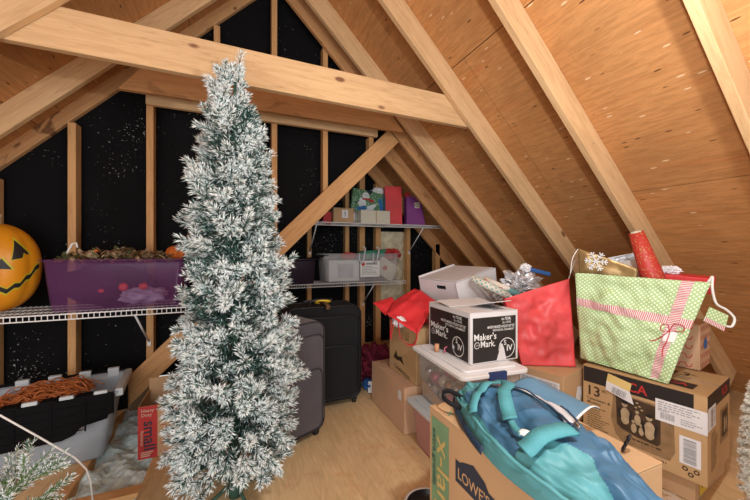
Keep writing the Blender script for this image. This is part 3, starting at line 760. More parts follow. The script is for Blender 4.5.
for x in (-.31, -.17, -.025, .12, .265):
    MB().box((x - .03, -.215, .372), (x + .03, -.195, .405)).build('rim_tab', 'bin_lid_frost', tt_, bevel=.004); MB().box((x - .03, .175, .36), (x + .03, .205, .415)).build('rim_tab', 'bin_lid_frost', tt_, bevel=.004)
ld2 = MB(); ld2.box((-.33, .195, .12), (.34, .207, .40)); ld2.build('back_lid', 'black_lid', tt_)
hd = MB(); hd.box((.325, -.19, .35), (.365, .19, .395)); hd.build('end_rim', 'bin_lid_frost', tt_, bevel=.008)
# copper garland
cg = MB(); rr = random.Random(8)
for i in range(230):
    x0 = rr.uniform(-.24, .10); y0 = rr.uniform(-.14, .13); L_ = rr.uniform(.10, .2); h_ = rr.uniform(.03, .085); a = rr.uniform(-.5, .5) + .1
    pts = []
    for k in range(9):
        f = k / 8; pts.append((x0 + math.cos(a) * L_ * (f - .3) + .01 * math.sin(f * 9 + i), y0 + math.sin(a) * L_ * (f - .5), .275 + h_ * math.sin(f * PI) + .05 * math.cos((x0) * 5) + .03 * f))
    cg.tube(pts, .0032, 4)
cg.ellip((-.04, 0, .25), (.24, .13, .085), 20, 10)
o = cg.build('tinsel_garland', 'copper', loc=(-.985, 2.50, .003), rot=(0, 0, R(7))); tag(o, 'coiled copper coloured wire garland piled in the translucent tote', 'garland')

# ---------------------------------------------------------------- cartons
def carton(name, label, loc, rotz, size, mat='cardboard', tape=True, open_=False, group=None, rot=None, cat='box', tapemat='tape', seam='x'):
    """origin at the base centre"""
    sx, sy, sz = size; t = thing(name, label, cat, loc, rotz, group, rot)
    if open_:
        th = .005; mb = MB()
        mb.box((-sx / 2, -sy / 2, 0), (sx / 2, sy / 2, th))
        mb.box((-sx / 2, -sy / 2, th), (sx / 2, -sy / 2 + th, sz)); mb.box((-sx / 2, sy / 2 - th, th), (sx / 2, sy / 2, sz))
        mb.box((-sx / 2, -sy / 2 + th, th), (-sx / 2 + th, sy / 2 - th, sz)); mb.box((sx / 2 - th, -sy / 2 + th, th), (sx / 2, sy / 2 - th, sz))
        mb.build('body', mat, t)
    else:
        MB().box((-sx / 2, -sy / 2, 0), (sx / 2, sy / 2, sz - .004)).build('body', mat, t, bevel=.004)
        g = .0015
        if seam == 'x':
            MB().box((-sx / 2, g, sz - .0039), (sx / 2, sy / 2, sz)).build('flap', mat, t, bevel=.0015); MB().box((-sx / 2, -sy / 2, sz - .0039), (sx / 2, -g, sz)).build('flap', mat, t, bevel=.0015)
        else:
            MB().box((g, -sy / 2, sz - .0039), (sx / 2, sy / 2, sz)).build('flap', mat, t, bevel=.0015); MB().box((-sx / 2, -sy / 2, sz - .0039), (-g, sy / 2, sz)).build('flap', mat, t, bevel=.0015)
        if tape:
            w_ = .025
            if seam == 'x': MB().box((-sx / 2 - .0008, -w_, sz - .06), (sx / 2 + .0008, w_, sz + .0008)).build('tape', tapemat, t)
            else: MB().box((-w_, -sy / 2 - .0008, sz - .06), (w_, sy / 2 + .0008, sz + .0008)).build('tape', tapemat, t)
    return t
def F_left(s):  return frame((-s[0] / 2, 0, s[2] / 2), (0, -1, 0), (-1, 0, 0))   # face looking -x; u runs toward -y
def F_front(s): return frame((0, -s[1] / 2, s[2] / 2), (1, 0, 0), (0, -1, 0))
def F_right(s): return frame((s[0] / 2, 0, s[2] / 2), (0, 1, 0), (1, 0, 0))
def F_top(s, a=0):   return frame((0, 0, s[2]), (math.cos(a), math.sin(a), 0), (0, 0, 1))
# small moving box beside tree
s = (.36, .28, .30)
c = carton('moving_box', 'small open moving box with red stripe, beside the tree foot', (-.33, 2.41, .003), 0, s, 'cardboard', open_=True)
MB().box((-.18, .135, .30), (.18, .14, .37)).build('flap', 'cardboard', c); MB().box((-.178, -.138, .22), (.178, -.134, .298)).build('inner_flap', 'cardboard', c)
P = Print(F_front(s)); P.rect(-.18, -.15, -.085, .15); P.build('red_stripe', 'red_print', c)
P = Print(F_front(s), .0024); P.text('small', -.125, -.02, .085, .012, R(-90)); P.build('size_lettering', 'navy_print', c)
P = Print(F_front(s), .0024); P.text('Heavy', -.133, .125, .026, .006); P.text('Duty', -.138, .10, .026, .006); P.text('Resistente', -.160, -.03, .02, .004, R(-90)); P.lines(-.165, -.11, -.10, 3, .006, .011); P.build('small_lettering', 'cream_print', c)
P = Print(F_front(s))
for r_ in range(6):
    y = .13 - r_ * .05
    pts = []
    for k in range(6):
        x = -.07 + k * .05; pts += [(x, y), (x + .02, y), (x + .028, y - .018), (x + .042, y - .018)]
    P.line([p for p in pts if p[0] < .17], .0035)
P.build('outline_pattern', 'red_print', c)
P = Print(frame((0, .134, .30), (1, 0, 0), (0, -1, 0))); P.poly([(-.065, -.015), (.0, -.015), (.0, .015), (-.02, .02), (-.033, .03), (-.045, .02), (-.065, .015)]); P.build('emblem', 'blue_print', c)
P = Print(frame((0, .134, .30), (1, 0, 0), (0, -1, 0)), .002); P.text("LOWE'S", -.033, 0, .018, .01, w=.056); P.build('emblem_lettering', 'white_paper', c)
ins = lump((0, 0, .02), (.09, .07, .06), 4, .5, 2, 'fibre_pink', None, 'insulation_scrap'); ins.location = (-.30, 2.66, .30)
ins.location = (-.29, 2.47, .30); tag(ins, 'brownish pink insulation scrap on the small moving box', 'insulation')

# boxes on the floor behind the aisle
s = (.30, .56, .305); lc = carton('cardboard_box', 'plain brown carton on the floor, under the box with the red bag', (1.16, 2.19, .003), 0, s, 'cardboard_pink', seam='y')
P = Print(F_left(s)); P.rect(.19, .05, .235, .11); P.build('shipping_label', 'white_label', lc, 'small white label')
s = (.30, .37, .37); mc = carton('cardboard_box', 'tall brown carton with printed figure, the red gift bag draped on it', (1.235, 2.10, .31), R(3), s, 'cardboard_kraft')
P = Print(F_left(s)); P.line([(.06, .14), (.06, .09)], .006).line([(.085, .14), (.085, .09)], .006).line([(.05, .085), (.095, .085)], .005)
P.poly([(-.12, -.08), (-.08, -.02), (-.06, -.06), (-.0, -.05), (.03, -.10), (-.02, -.085), (-.07, -.09)]); P.text('Celebration', .0, -.15, .045, .006, R(-8)); P.build('printed_marks', 'brown_print', mc)
hc = carton('cardboard_box', 'plain carton mostly hidden behind, carrying the white open box', (1.72, 2.22, .003), R(5), (.56, .46, .72), 'cardboard')
# big red bag draped on the carton (paper sheets with folds)
def poly_sheet(name, mat, parent, quad, n=14, th=.0025, wr=.012, sc_=7, seed=0, sag=0, uv=True, uvs=None):
    A, B, C_, D = [Vector(p) for p in quad]; nn = (B - A).cross(D - A).normalized(); wu = (B - A).length; hv = (D - A).length
    def P(u, v_):
        p = A * (1 - u) * (1 - v_) + B * u * (1 - v_) + C_ * u * v_ + D * (1 - u) * v_
        e = min(1, 5 * min(u, 1 - u, v_, 1 - v_) + .25)
        return p + nn * (-wr * 1.3 * abs(noise.noise(p * sc_ * .9 + Vector((3, seed, 5)))) * e + wr * noise.noise(p * sc_ + Vector((seed, 0, 0))) * e * 2 + wr * .7 * noise.noise(p * sc_ * 2.6 + Vector((0, seed, 0))) * e - sag * (4 * u * (1 - u)))
    return MB().sheet(P, n, n, uvf=lambda u, v_: (u * wu, v_ * hv)).build(name, mat, parent, solid=th)
def strapline(name, pts, w_, mat, parent, th=.0015):
    """flat ribbon along a smooth path, width in z-ish"""
    P_ = [Vector(p) for p in pts]; n = len(P_); mb = MB(); vs = []
    def cr(i, f):
        a, b_, c_, d_ = P_[max(i - 1, 0)], P_[i], P_[min(i + 1, n - 1)], P_[min(i + 2, n - 1)]
        return .5 * ((2 * b_) + (c_ - a) * f + (2 * a - 5 * b_ + 4 * c_ - d_) * f * f + (3 * b_ - a - 3 * c_ + d_) * f ** 3)
    S_ = [cr(i, k / 6) for i in range(n - 1) for k in range(6)] + [P_[-1]]
    return S_
def ribbon(name, pts, w_, mat, parent, side=(1, 0, 0), th=.002):
    S_ = strapline(name, pts, w_, mat, parent); mb = MB(); vs = []; sd = Vector(side)
    for i, p in enumerate(S_):
        d = (S_[min(i + 1, len(S_) - 1)] - S_[max(i - 1, 0)]).normalized(); q = (sd - d * sd.dot(d)); q.normalize(); vs += [p - q * w_ / 2, p + q * w_ / 2]
    mb.smooth = True; mb.add(vs, [(2 * i, 2 * i + 1, 2 * i + 3, 2 * i + 2) for i in range(len(S_) - 1)]); return mb.build(name, mat, parent, solid=th)
def cordline(name, pts, r, mat, parent, n=6):
    return MB().tube(strapline('', pts, 0, None, None), r, n).build(name, mat, parent)
rb = thing('red_gift_bag', 'crumpled bright red gift bag lying over the tall brown carton', 'gift bag', (1.15, 2.05, .70))
W = lambda x, y, z: (x - 1.15, y - 2.05, z - .70)
poly_sheet('front_panel', 'red_paper', rb, [W(.945, 2.04, .77), W(1.075, 1.855, .66), W(1.30, 1.99, .84), W(1.29, 2.20, .90)], wr=.016, seed=2)
poly_sheet('side_panel', 'red_paper', rb, [W(.945, 2.04, .77), W(1.29, 2.20, .895), W(1.27, 2.24, .905), W(1.08, 2.22, .82)], wr=.008, seed=5)
poly_sheet('left_flap', 'red_paper', rb, [W(.915, 2.22, .82), W(.955, 2.08, .755), W(1.07, 2.15, .81), W(1.10, 2.28, .845)], wr=.014, seed=8)
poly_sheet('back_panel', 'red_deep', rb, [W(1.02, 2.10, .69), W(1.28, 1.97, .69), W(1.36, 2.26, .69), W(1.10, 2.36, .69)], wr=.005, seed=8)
lump(W(1.03, 2.03, .71), (.045, .05, .035), 4, .4, 4, 'tissue', rb, 'tissue_paper')
ribbon('ribbon_handle', [W(.975, 2.03, .73), W(.965, 2.03, .66), W(.967, 2.03, .60), W(.975, 2.03, .645), W(.985, 2.02, .70)], .014, 'red_paper', rb, (0, 1, .2))
ribbon('ribbon_handle', [W(1.0, 1.98, .725), W(1.005, 1.965, .63), W(1.03, 1.92, .59), W(1.055, 1.87, .595), W(1.07, 1.855, .65), W(1.075, 1.87, .70)], .014, 'red_paper', rb, (0, 1, .2))
MB().box((-.012, -.002, -.035), (.012, .002, 0)).build('gift_tag', 'leaf_brown', rb, loc=W(.995, 1.97, .65))

# stacked clear bins
cb2 = thing('storage_bin', 'pinkish storage bin with pale lid, lowest of the bin stack', 'bin', (1.195, 1.575, .003), R(-2))
bin_body(.37, .53, .25, 'bin_pink', cb2, taper=.88); bin_lid(.40, .555, .248, 'bin_lid_frost', cb2)
lump((0, 0, .115), (.14, .22, .09), 3, .2, 3, 'red_paper_pale', cb2, 'contents')
cb = thing('storage_bin', 'clear bin of ornaments with white lid and blue latch, under the black whiskey box', 'bin', (1.222, 1.575, .285), R(-4))
bin_body(.365, .535, .285, 'bin_clear', cb, taper=.86); bin_lid(.385, .555, .283, 'bin_lid_white', cb, .033)
for y, sg in ((-.289, -1), (.289, 1)):
    MB().box((-.05, y - .01, .26), (.05, y + .01, .312)).build('latch', 'navy_plastic', cb, bevel=.004)
lp = MB(); lp.add([(-.150, -.22, .01), (-.152, .22, .01), (-.160, .23, .11), (-.155, -.225, .03)], [(0, 1, 2, 3)]); lp.add([(.145, -.225, .01), (-.145, -.225, .01), (-.15, -.230, .12), (.0, -.235, .07), (.15, -.235, .11)], [(0, 1, 2, 3, 4)])
lp.build('cardboard_liner', 'cardboard', cb, solid=.003)
rr = random.Random(21); om = ['orn_silver', 'orn_pink', 'orn_bronze', 'orn_pearl']
desc = {'orn_silver': 'silver', 'orn_pink': 'magenta', 'orn_bronze': 'bronze', 'orn_pearl': 'pearly'}
orn = []
k = 0
Mb = Matrix.Translation((1.222, 1.575, .285)) @ Matrix.Rotation(R(-4), 4, 'Z')
for gy in range(6):
    for gx in range(4):
        for gz in range(2):
            if gz == 0 and 0 < gx < 3 and 0 < gy < 5: continue
            x = -.117 + gx * .078 + rr.uniform(-.006, .006); y = -.195 + gy * .078 + rr.uniform(-.006, .006); z = .065 + gz * .085 + rr.uniform(0, .02); r_ = rr.uniform(.031, .0365)
            mt = om[rr.randrange(4)] if k != 3 else 'orn_pink'; k += 1
            p = Mb @ Vector((x, y, z))
            o = MB().ellip((0, 0, 0), (r_,) * 3, 18, 12).build('christmas_ornament', mt, loc=p)
            tag(o, '%s ball ornament inside the clear bin with the blue latch' % desc[mt], 'ornament', 'ball ornaments in the clear bin, ' + desc[mt])
            MB().tube([(0, 0, r_ * .97), (0, 0, r_ + .008)], .007, 8).build('cap', 'chrome', o)
# whiskey carton
s = (.315, .42, .27); mk = carton('bottle_carton', "black and white whiskey bottle carton on the clear ornament bin", (1.285, 1.60, .6025), R(-2), s, 'cardboard_white', tape=False)
for Ff, wd, hh in ((F_left(s), s[1], s[2]), (F_front(s), s[0], s[2])):
    P = Print(Ff); P.rect(-wd / 2 + .016, -hh / 2 + .008, wd / 2 - .016, hh / 2 - .028); P.build('black_panel', 'black_print', mk)
    P = Print(Ff, .0024); q = wd / .42
    P.text("Maker's", -.085 * q, .004, .048, .012, w=.19 * q); P.text("Mark.", -.062 * q, -.034, .048, .012, w=.125 * q)
    P.ring(-.155 * q, -.036, .016, .0028); P.text('S IV', -.155 * q, -.036, .012, .01)
    cx = .105 * q; P.ring(cx, -.065, .052, .0042); P.text('S', cx - .012, -.038, .036, .018); P.text('IV', cx + .017, -.068, .046, .018); P.poly([(cx - .042 + .016 * math.cos(a + PI / 2) * (1 if i % 2 == 0 else .42), -.078 + .016 * math.sin(a + PI / 2) * (1 if i % 2 == 0 else .42)) for i, a in enumerate([j * PI / 5 for j in range(10)])])
    P.text('6 x 750 ML', .10 * q, .092, .022, .012, w=.085 * q); P.text('6 x 10 IN.', .105 * q, .073, .018, .01, w=.075 * q)
    P.text("MAKER'S MARKED HOLIDAY GIFT SET", .055 * q, .052, .020, .012, w=.24 * q); P.text('WITH BOWL ORNAMENT', .075 * q, .034, .016, .010, w=.19 * q)
    P.build('printed_lettering', 'white_paper', mk)
MB().box((-.157, .0, 0), (.157, .14, .0035)).build('open_flap', 'cardboard_white', mk, loc=(0, -.02, .272), rot=(R(7), 0, 0))
MB().box((-.10, -.14, 0), (.10, .0, .0035)).build('open_flap', 'cardboard_white', mk, loc=(.05, -.03, .275), rot=(R(-14), R(2), R(16)))
P = Print(F_top(s, R(90)), .0016); P.lines(-.17, -.03, .06, 5, .008, .016, 4); P.build('top_lettering', 'black_print', mk)
P = Print(F_front(s), .003); P.poly([(.01, -.125), (.075, -.13), (.06, -.07), (.05, -.045), (.035, -.035), (.03, -.07)]); P.build('torn_patch', 'cardboard_white', mk)
o = MB().tube([(0, 0, 0), (0, 0, .045)], .0135, 12).build('cork_stopper', 'cork', loc=(1.095, 1.665, .603)); tag(o, 'small orange-brown cork standing on the white bin lid', 'cork')
o = MB().tube([(math.cos(a) * .02, 0.004 * math.sin(3 * a), .022 + math.sin(a) * .018) for a in [k * PI / 8 for k in range(16)]], .0035, 6, close=True).build('yarn_loop', 'pink_yarn', loc=(1.118, 1.62, .605), rot=(R(15), 0, R(40))); tag(o, 'pink yarn loop beside the cork on the bin lid', 'yarn')
# white corrugated open box
wb = thing('open_white_box', 'big white open box with hand hole tilted behind the whiskey carton', 'box', (1.575, 2.075, .775), rot=(R(0), R(-12), R(12)))
def slab(parent, name, poly, M, th=.006, mat='corrugated_plastic', hole=None):
    bm = bmesh.new(); 
    mb = MB(); mb.prism(poly, 0, th, M); return mb.build(name, mat, parent)
hx, hy, hh = .20, .185, .255
Mf = frame((0, -hy, 0), (1, 0, 0), (0, -1, 0)); Ml = frame((-hx, 0, 0), (0, -1, 0), (-1, 0, 0)); Mr = frame((hx, 0, 0), (0, 1, 0), (1, 0, 0)); Mk = frame((0, hy, 0), (-1, 0, 0), (0, 1, 0))
slab(wb, 'front_panel', [(-hx, 0), (hx, 0), (hx + .02, hh), (-hx - .02, hh)], Mf)
# left panel with a hand hole: built from pieces in one mesh
lm = MB(); a0, a1, z0, z1 = .05, .14, .195, .222
for pl in ([(-hy, 0), (hy, 0), (hy, z0), (-hy, z0)], [(-hy, z1), (hy, z1), (hy, hh), (-hy, hh)], [(-hy, z0), (a0 - .06, z0), (a0 - .06, z1), (-hy, z1)], [(a1 - .06, z0), (hy, z0), (hy, z1), (a1 - .06, z1)]): lm.prism(pl, 0, .006, Ml)
lm.build('handle_panel', 'corrugated_plastic', wb)
slab(wb, 'right_panel', [(-hy, 0), (hy, 0), (hy, hh), (-hy, hh)], Mr); slab(wb, 'rear_panel', [(-hx, 0), (hx, 0), (hx, hh + .02), (-hx, hh + .02)], Mk)
MB().box((-hx, -hy, 0), (hx, hy, .006)).build('base_panel', 'corrugated_plastic', wb)
MB().box((-hx, -2 * hy, 0), (hx, 0, .005)).build('top_flap', 'corrugated_plastic', wb, loc=(0, hy, hh + .002), rot=(R(0), 0, 0))  # full cover added to keep the inside dark behind the hand hole
# wrapping rolls
def roll(label, a, b_, r_, mat, name='wrapping_paper_roll', flare=1):
    a = Vector(a); b_ = Vector(b_); d = (b_ - a).normalized(); p = d.orthogonal().normalized(); q = d.cross(p)
    t = thing(name, label, 'wrapping paper roll', a); mb = MB(); n = 20
    vs = []; Ln = (b_ - a).length
    for (l, rr_) in ((0, r_), (Ln, r_), (Ln, r_ * .72), (0, r_ * .72)):
        rr_ *= (flare if l else 1); vs += [d * l + (p * math.cos(2 * PI * k / n) + q * math.sin(2 * PI * k / n)) * rr_ for k in range(n)]
    mb.smooth = True; mb.add(vs, [(j * n + k, ((j + 1) % 4) * n + k, ((j + 1) % 4) * n + (k + 1) % n, j * n + (k + 1) % n) for j in range(4) for k in range(n)]); o = mb.build('paper', mat, t)
    l = o.data.uv_layers.new(name='UVMap')
    for lo in o.data.loops:
        i = lo.vertex_index % n; l.data[lo.index].uv = (i / n * 2 * PI * r_, (0 if lo.vertex_index // n in (0, 3) else Ln))
    mb = MB(); vs = []
    for (l_, rr_) in ((-.004, r_ * .7), (Ln + .004, r_ * .7), (Ln + .004, r_ * .62), (-.004, r_ * .62)):
        vs += [d * l_ + (p * math.cos(2 * PI * k / n) + q * math.sin(2 * PI * k / n)) * rr_ for k in range(n)]
    mb.smooth = True; mb.add(vs, [(j * n + k, ((j + 1) % 4) * n + k, ((j + 1) % 4) * n + (k + 1) % n, j * n + (k + 1) % n) for j in range(4) for k in range(n)]); mb.build('core_tube', 'cream', t)
    return t
roll('cream wrapping roll with teal diamonds leaning on the white box', (1.452, 1.79, 1.015), (1.63, 1.65, .90), .026, 'wrap_diamonds')
roll('wrapping roll with red and teal blocks, beside the cream one', (1.575, 1.81, 1.0), (1.755, 1.66, .895), .022, 'wrap_blocks')

# barcode carton, red bag on it
s = (.40, .40, .30); bc = carton('cardboard_box', 'brown carton with big barcode labels, under the large red gift bag', (1.80, 1.52, .203), R(14), s, 'cardboard', tape=False)
P = Print(F_left(s)); P.rect(-.05, -.11, .18, .11); P.build('shipping_label', 'white_label', bc, 'white barcode label')
P = Print(F_left(s), .0024); P.barcode(-.04, -.07, .04, .10, seed=2, n=16); P.barcode(.07, -.07, .17, .10, seed=4, n=18); P.build('barcode', 'grey_print', bc)
P = Print(F_front(s)); P.poly([(-.06, -.02), (-.03, .06), (.02, .05), (.03, -.0), (-.0, -.04)]); P.build('torn_label', 'white_label', bc)
P = Print(F_front(s)); P.poly([(.05, -.06), (.11, -.04), (.11, .08), (.07, .06)]); P.build('warning_label', 'yellow', bc)
carton('cardboard_box', 'carton hidden underneath the barcode-labelled one', (1.80, 1.54, .003), R(10), (.40, .38, .198), 'cardboard')
bg = thing('red_gift_bag', 'large upright crumpled red gift bag beside the green dotted one', 'gift bag', (1.78, 1.5, .505))
W = lambda x, y, z: (x - 1.78, y - 1.5, z - .505)
f1, f2 = (1.66, 1.50), (1.885, 1.40)
Q = [W(1.585, 1.50, .507), W(1.865, 1.36, .507), W(1.885, 1.42, 1.025), W(1.515, 1.56, .905)]
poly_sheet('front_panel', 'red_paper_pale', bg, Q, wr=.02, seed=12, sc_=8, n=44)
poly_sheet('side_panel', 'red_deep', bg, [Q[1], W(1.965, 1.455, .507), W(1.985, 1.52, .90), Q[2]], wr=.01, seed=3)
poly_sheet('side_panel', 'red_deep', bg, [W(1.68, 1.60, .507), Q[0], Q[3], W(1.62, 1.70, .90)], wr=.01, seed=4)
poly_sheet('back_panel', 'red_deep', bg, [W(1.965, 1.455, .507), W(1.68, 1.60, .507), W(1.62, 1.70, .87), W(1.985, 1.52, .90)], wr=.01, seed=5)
cordline('cord_handle', [W(1.97, 1.51, .90), W(1.985, 1.50, 1.0), W(1.99, 1.47, 1.1), W(1.985, 1.44, 1.14), W(1.98, 1.42, 1.08)], .0025, 'cord_white', bg)
# silver tissue and blue ribbon on top/behind
def crumple(name, label, cat, loc, r, mat, seed, a=.5, s_=3.2):
    def fn(d): return 1 + a * (noise.noise(d * s_ + Vector((seed, 0, 0))) + .5 * noise.noise(d * s_ * 2.6 + Vector((0, seed, 0))))
    o = MB().ellip((0, 0, 0), r, 56, 32, fn=fn).build(name, mat, loc=loc)
    for p in o.data.polygons: p.use_smooth = False
    return tag(o, label, cat)
crumple('foil_tissue', 'crumpled silvery tissue stuffed in behind the large red bag', 'tissue paper', (1.86, 1.77, .955), (.13, .09, .085), 'silver_foil', 4, .6)
crumple('tissue_paper', 'small puff of white tissue above the blue ribbon', 'tissue paper', (1.895, 1.76, 1.075), (.032, .032, .028), 'tissue', 9, .5)
crumple('clear_wrap', 'crumpled clear plastic wrap beside the wrapping rolls', 'plastic wrap', (1.72, 1.78, .90), (.07, .06, .05), 'tissue', 6, .7)
o = MB().box((-.075, -.012, -.014), (.075, .012, .014)).build('blue_ribbon_spool', 'blue_cloth', loc=(1.99, 1.72, 1.045), rot=(0, R(14), R(-18)), bevel=.006); tag(o, 'bright blue folded ribbon on the silvery tissue', 'ribbon')

# RCA television carton
uc = carton('cardboard_box', 'low brown carton with yellow sticker, under the television carton', (2.18, 1.14, .003), R(8), (.44, .50, .122), 'cardboard')
P = Print(F_front((.44, .50, .122))); P.rect(-.16, -.045, -.06, .03); P.build('yellow_sticker', 'yellow', uc)
P = Print(F_front((.44, .50, .122)), .0024); P.text('800', -.11, 0, .045, .01); P.build('sticker_lettering', 'black_print', uc)
th_ = R(11); s = (.42, .52, .412)
ctr = Vector((1.955, .80, 0)) + Vector((math.cos(th_) * .21 - math.sin(th_) * .26, math.sin(th_) * .21 + math.cos(th_) * .26, 0))
rc = carton('television_carton', 'brown television carton printed with a penguin picture, green bag on it', (ctr.x, ctr.y, .128), th_, s, 'cardboard_kraft', tape=True, seam='y')
L_, Fr, Tp = F_left(s), F_front(s), F_top(s, R(-90))
P = Print(L_); P.rect(-.255, .115, .135, .20); P.rect(.135, .125, .215, .20); P.build('black_band', 'black_print', rc)
P = Print(Fr); P.rect(-.205, .13, .205, .205); P.build('black_band', 'black_print', rc)
P = Print(L_, .0024); P.text('RCA', -.02, .150, .065, .015, w=.12); P.build('red_lettering', 'red_print', rc)
P = Print(Fr, .0024); P.text('RCA', .09, .168, .055, .02); P.build('red_lettering', 'red_print', rc)
P = Print(L_); P.text('13', -.205, .068, .075, .02); P.text('in.', -.150, .085, .028, .008); P.text('Television &', -.18, .024, .020, .008, w=.12); P.text('Monitor', -.2, .004, .020, .008, w=.07)
P.lines(-.235, -.02, -.125, 11, .004, .0125, 5); P.build('printed_lettering', 'brown_print', rc)
P = Print(L_)     # television outline
P.poly([(-.105, .10), (.125, .10), (.145, .06), (.15, -.10), (.13, -.15), (-.06, -.15), (-.095, -.12), (-.118, -.04)]); P.build('television_picture', 'mid_print', rc)
P = Print(L_, .0022); P.poly([(-.095, .085), (-.09, .075 + .018), (.0, .095), (.085, .088), (.095, .075), (.095, -.085), (.083, -.102), (.0, -.096), (-.07, -.080), (-.090, -.062)]); P.build('screen_picture', 'brown_print', rc)
P = Print(L_, .0032)
for (x, y, k_) in ((-.052, .01, 1.45), (.052, -.022, 1.5), (.002, .005, .9), (-.014, -.045, .8), (.018, -.05, .7)):
    P.disc(x, y - .012 * k_, .015 * k_, .030 * k_); P.disc(x - .002, y + .030 * k_, .009 * k_, .010 * k_)
for (x, y) in ((-.005, .055), (.01, .065), (.0, .08), (.02, .05)): P.disc(x, y, .006, .004)
P.build('penguin_picture', 'belly_print', rc)
P = Print(L_, .0042)
for (x, y, k_) in ((-.052, .01, 1.45), (.052, -.022, 1.5)):
    P.disc(x - .001, y + .037 * k_, .011 * k_, .006 * k_); P.disc(x - .017 * k_, y - .008, .004 * k_, .022 * k_, a=.15); P.disc(x + .017 * k_, y - .008, .004 * k_, .022 * k_, a=-.15)
P.build('penguin_markings', 'black_print', rc)
P = Print(L_); P.lines(-.05, -.11, .11, 1, .008, .01, 6); P.lines(-.06, -.165, .12, 1, .008, .01, 2)
for (x, y) in ((.185, -.155), (.225, -.155), (.205, -.175)): P.ring(x, y, .008, .005)
P.poly([(.205, .045), (.222, .06), (.222, .045)]); P.build('small_print', 'brown_print', rc)
P = Print(L_, .003); P.rect(.075, .03, .262, .135); P.rect(.165, -.135, .24, -.005); P.build('shipping_label', 'white_label', rc, 'white shipping labels')
P = Print(Fr, .003); P.rect(-.212, .045, -.08, .15); P.build('shipping_label', 'white_label', rc)
P = Print(L_, .0042); P.barcode(.095, .045, .15, .075, seed=5); P.lines(.085, .125, .24, 4, .004, .011, 2); P.lines(.17, .07, .25, 3, .004, .01, 3); P.barcode(.18, -.125, .225, -.015, horiz=True, seed=7, n=30); P.lines(.085, .085, .15, 1, .005, .01, 3); P.build('label_print', 'grey_print', rc)
P = Print(Fr, .0042); P.barcode(-.165, .055, -.13, .14, horiz=True, seed=9, n=24); P.lines(-.12, .135, -.088, 7, .003, .011, 2); P.build('label_print', 'grey_print', rc)
P = Print(Fr); P.rect(.02, -.08, .17, .085); P.build('television_picture', 'mid_print', rc)
P = Print(Fr, .0022); P.rect(.045, -.055, .15, .07); P.build('screen_picture', 'brown_print', rc)
P = Print(Fr, .0032); P.disc(.08, .0, .012, .04); P.disc(.115, .0, .012, .036); P.build('penguin_picture', 'belly_print', rc)
P = Print(Fr); P.lines(-.15, .02, -.03, 14, .004, .013, 8); P.build('printed_lettering', 'brown_print', rc)
P = Print(Tp, .0014); P.text('13', .10, .07, .085, .02); P.text('in.', .155, .085, .03, .01); P.text('Television', .09, .015, .032, .008); P.text('& Monitor', .09, -.02, .032, .008); P.build('printed_lettering', 'brown_print', rc)
P = Print(Tp, .0014); P.rect(.03, -.16, .20, -.07); P.build('black_panel', 'black_print', rc)
P = Print(Tp, .0026); P.text('RCA', .115, -.115, .06, .02); P.build('red_lettering', 'red_print', rc)
Mt = frame((-s[0] / 2, .10, s[2] - .06), (0, -1, 0), (-1, 0, 0)) @ Matrix.Rotation(R(-12), 4, 'Z')
mb = MB(); mb.add([(-.06, .04, .001), (.05, .04, .001), (.055, .0, .014), (-.055, .0, .012)], [(0, 1, 2, 3)], Mt @ Matrix.Translation((.02, .0, .002))); mb.build('torn_flap', 'olive_print', rc)
mb = MB(); mb.add([(-.055, .0, .012), (.055, .0, .014), (.085, -.055, .016), (-.05, -.05, .010)], [(0, 1, 2, 3)], Mt @ Matrix.Translation((.02, 0, .002))); mb.build('torn_label', 'white_label', rc)
mb = Print(Mt @ Matrix.Translation((.02, 0, .014)), .004); mb.barcode(-.02, -.045, .045, -.012, seed=3, n=14); mb.build('label_print', 'grey_print', rc)
# clear film covered lump between boxes
def filmfn(d): return 1 + .35 * noise.noise(d * 3 + Vector((2, 2, 2)))
o = MB().ellip((0, 0, .06), (.16, .13, .09), 40, 24, fn=filmfn).build('wrapped_parcel', 'cardboard_kraft', loc=(1.62, .87, .0)); tag(o, 'brown lumpy parcel in clear plastic below the television carton', 'parcel')
MB().ellip((0, 0, .07), (.17, .14, .10), 40, 24, fn=filmfn).build('plastic_film', 'clear_film', o)
for p in o.data.polygons: p.use_smooth = True
# moving box with red outline pattern behind the green bag
s = (.22, .26, .25); c = carton('moving_box', 'moving box with red outline pattern and blue emblem, behind the green bag', (2.40, 1.13, .545), R(12), s, 'cardboard_pink', tape=False)
P = Print(F_front(s))
for Ff in (F_front(s), F_left(s)):
    P = Print(Ff)
    for r_ in range(5):
        y = .105 - r_ * .05
        pts = []
        for k in range(6): x = -.10 + k * .05; pts += [(x, y), (x + .02, y), (x + .028, y - .018), (x + .042, y - .018)]
        P.line([p for p in pts if p[0] < .105], .004)
    P.build('outline_pattern', 'red_print', c)
    P = Print(Ff, .002); P.poly([(-.035, -.02), (.035, -.02), (.035, .02), (.01, .035), (-.0, .05), (-.012, .035), (-.035, .02)]); P.build('emblem', 'blue_print', c)
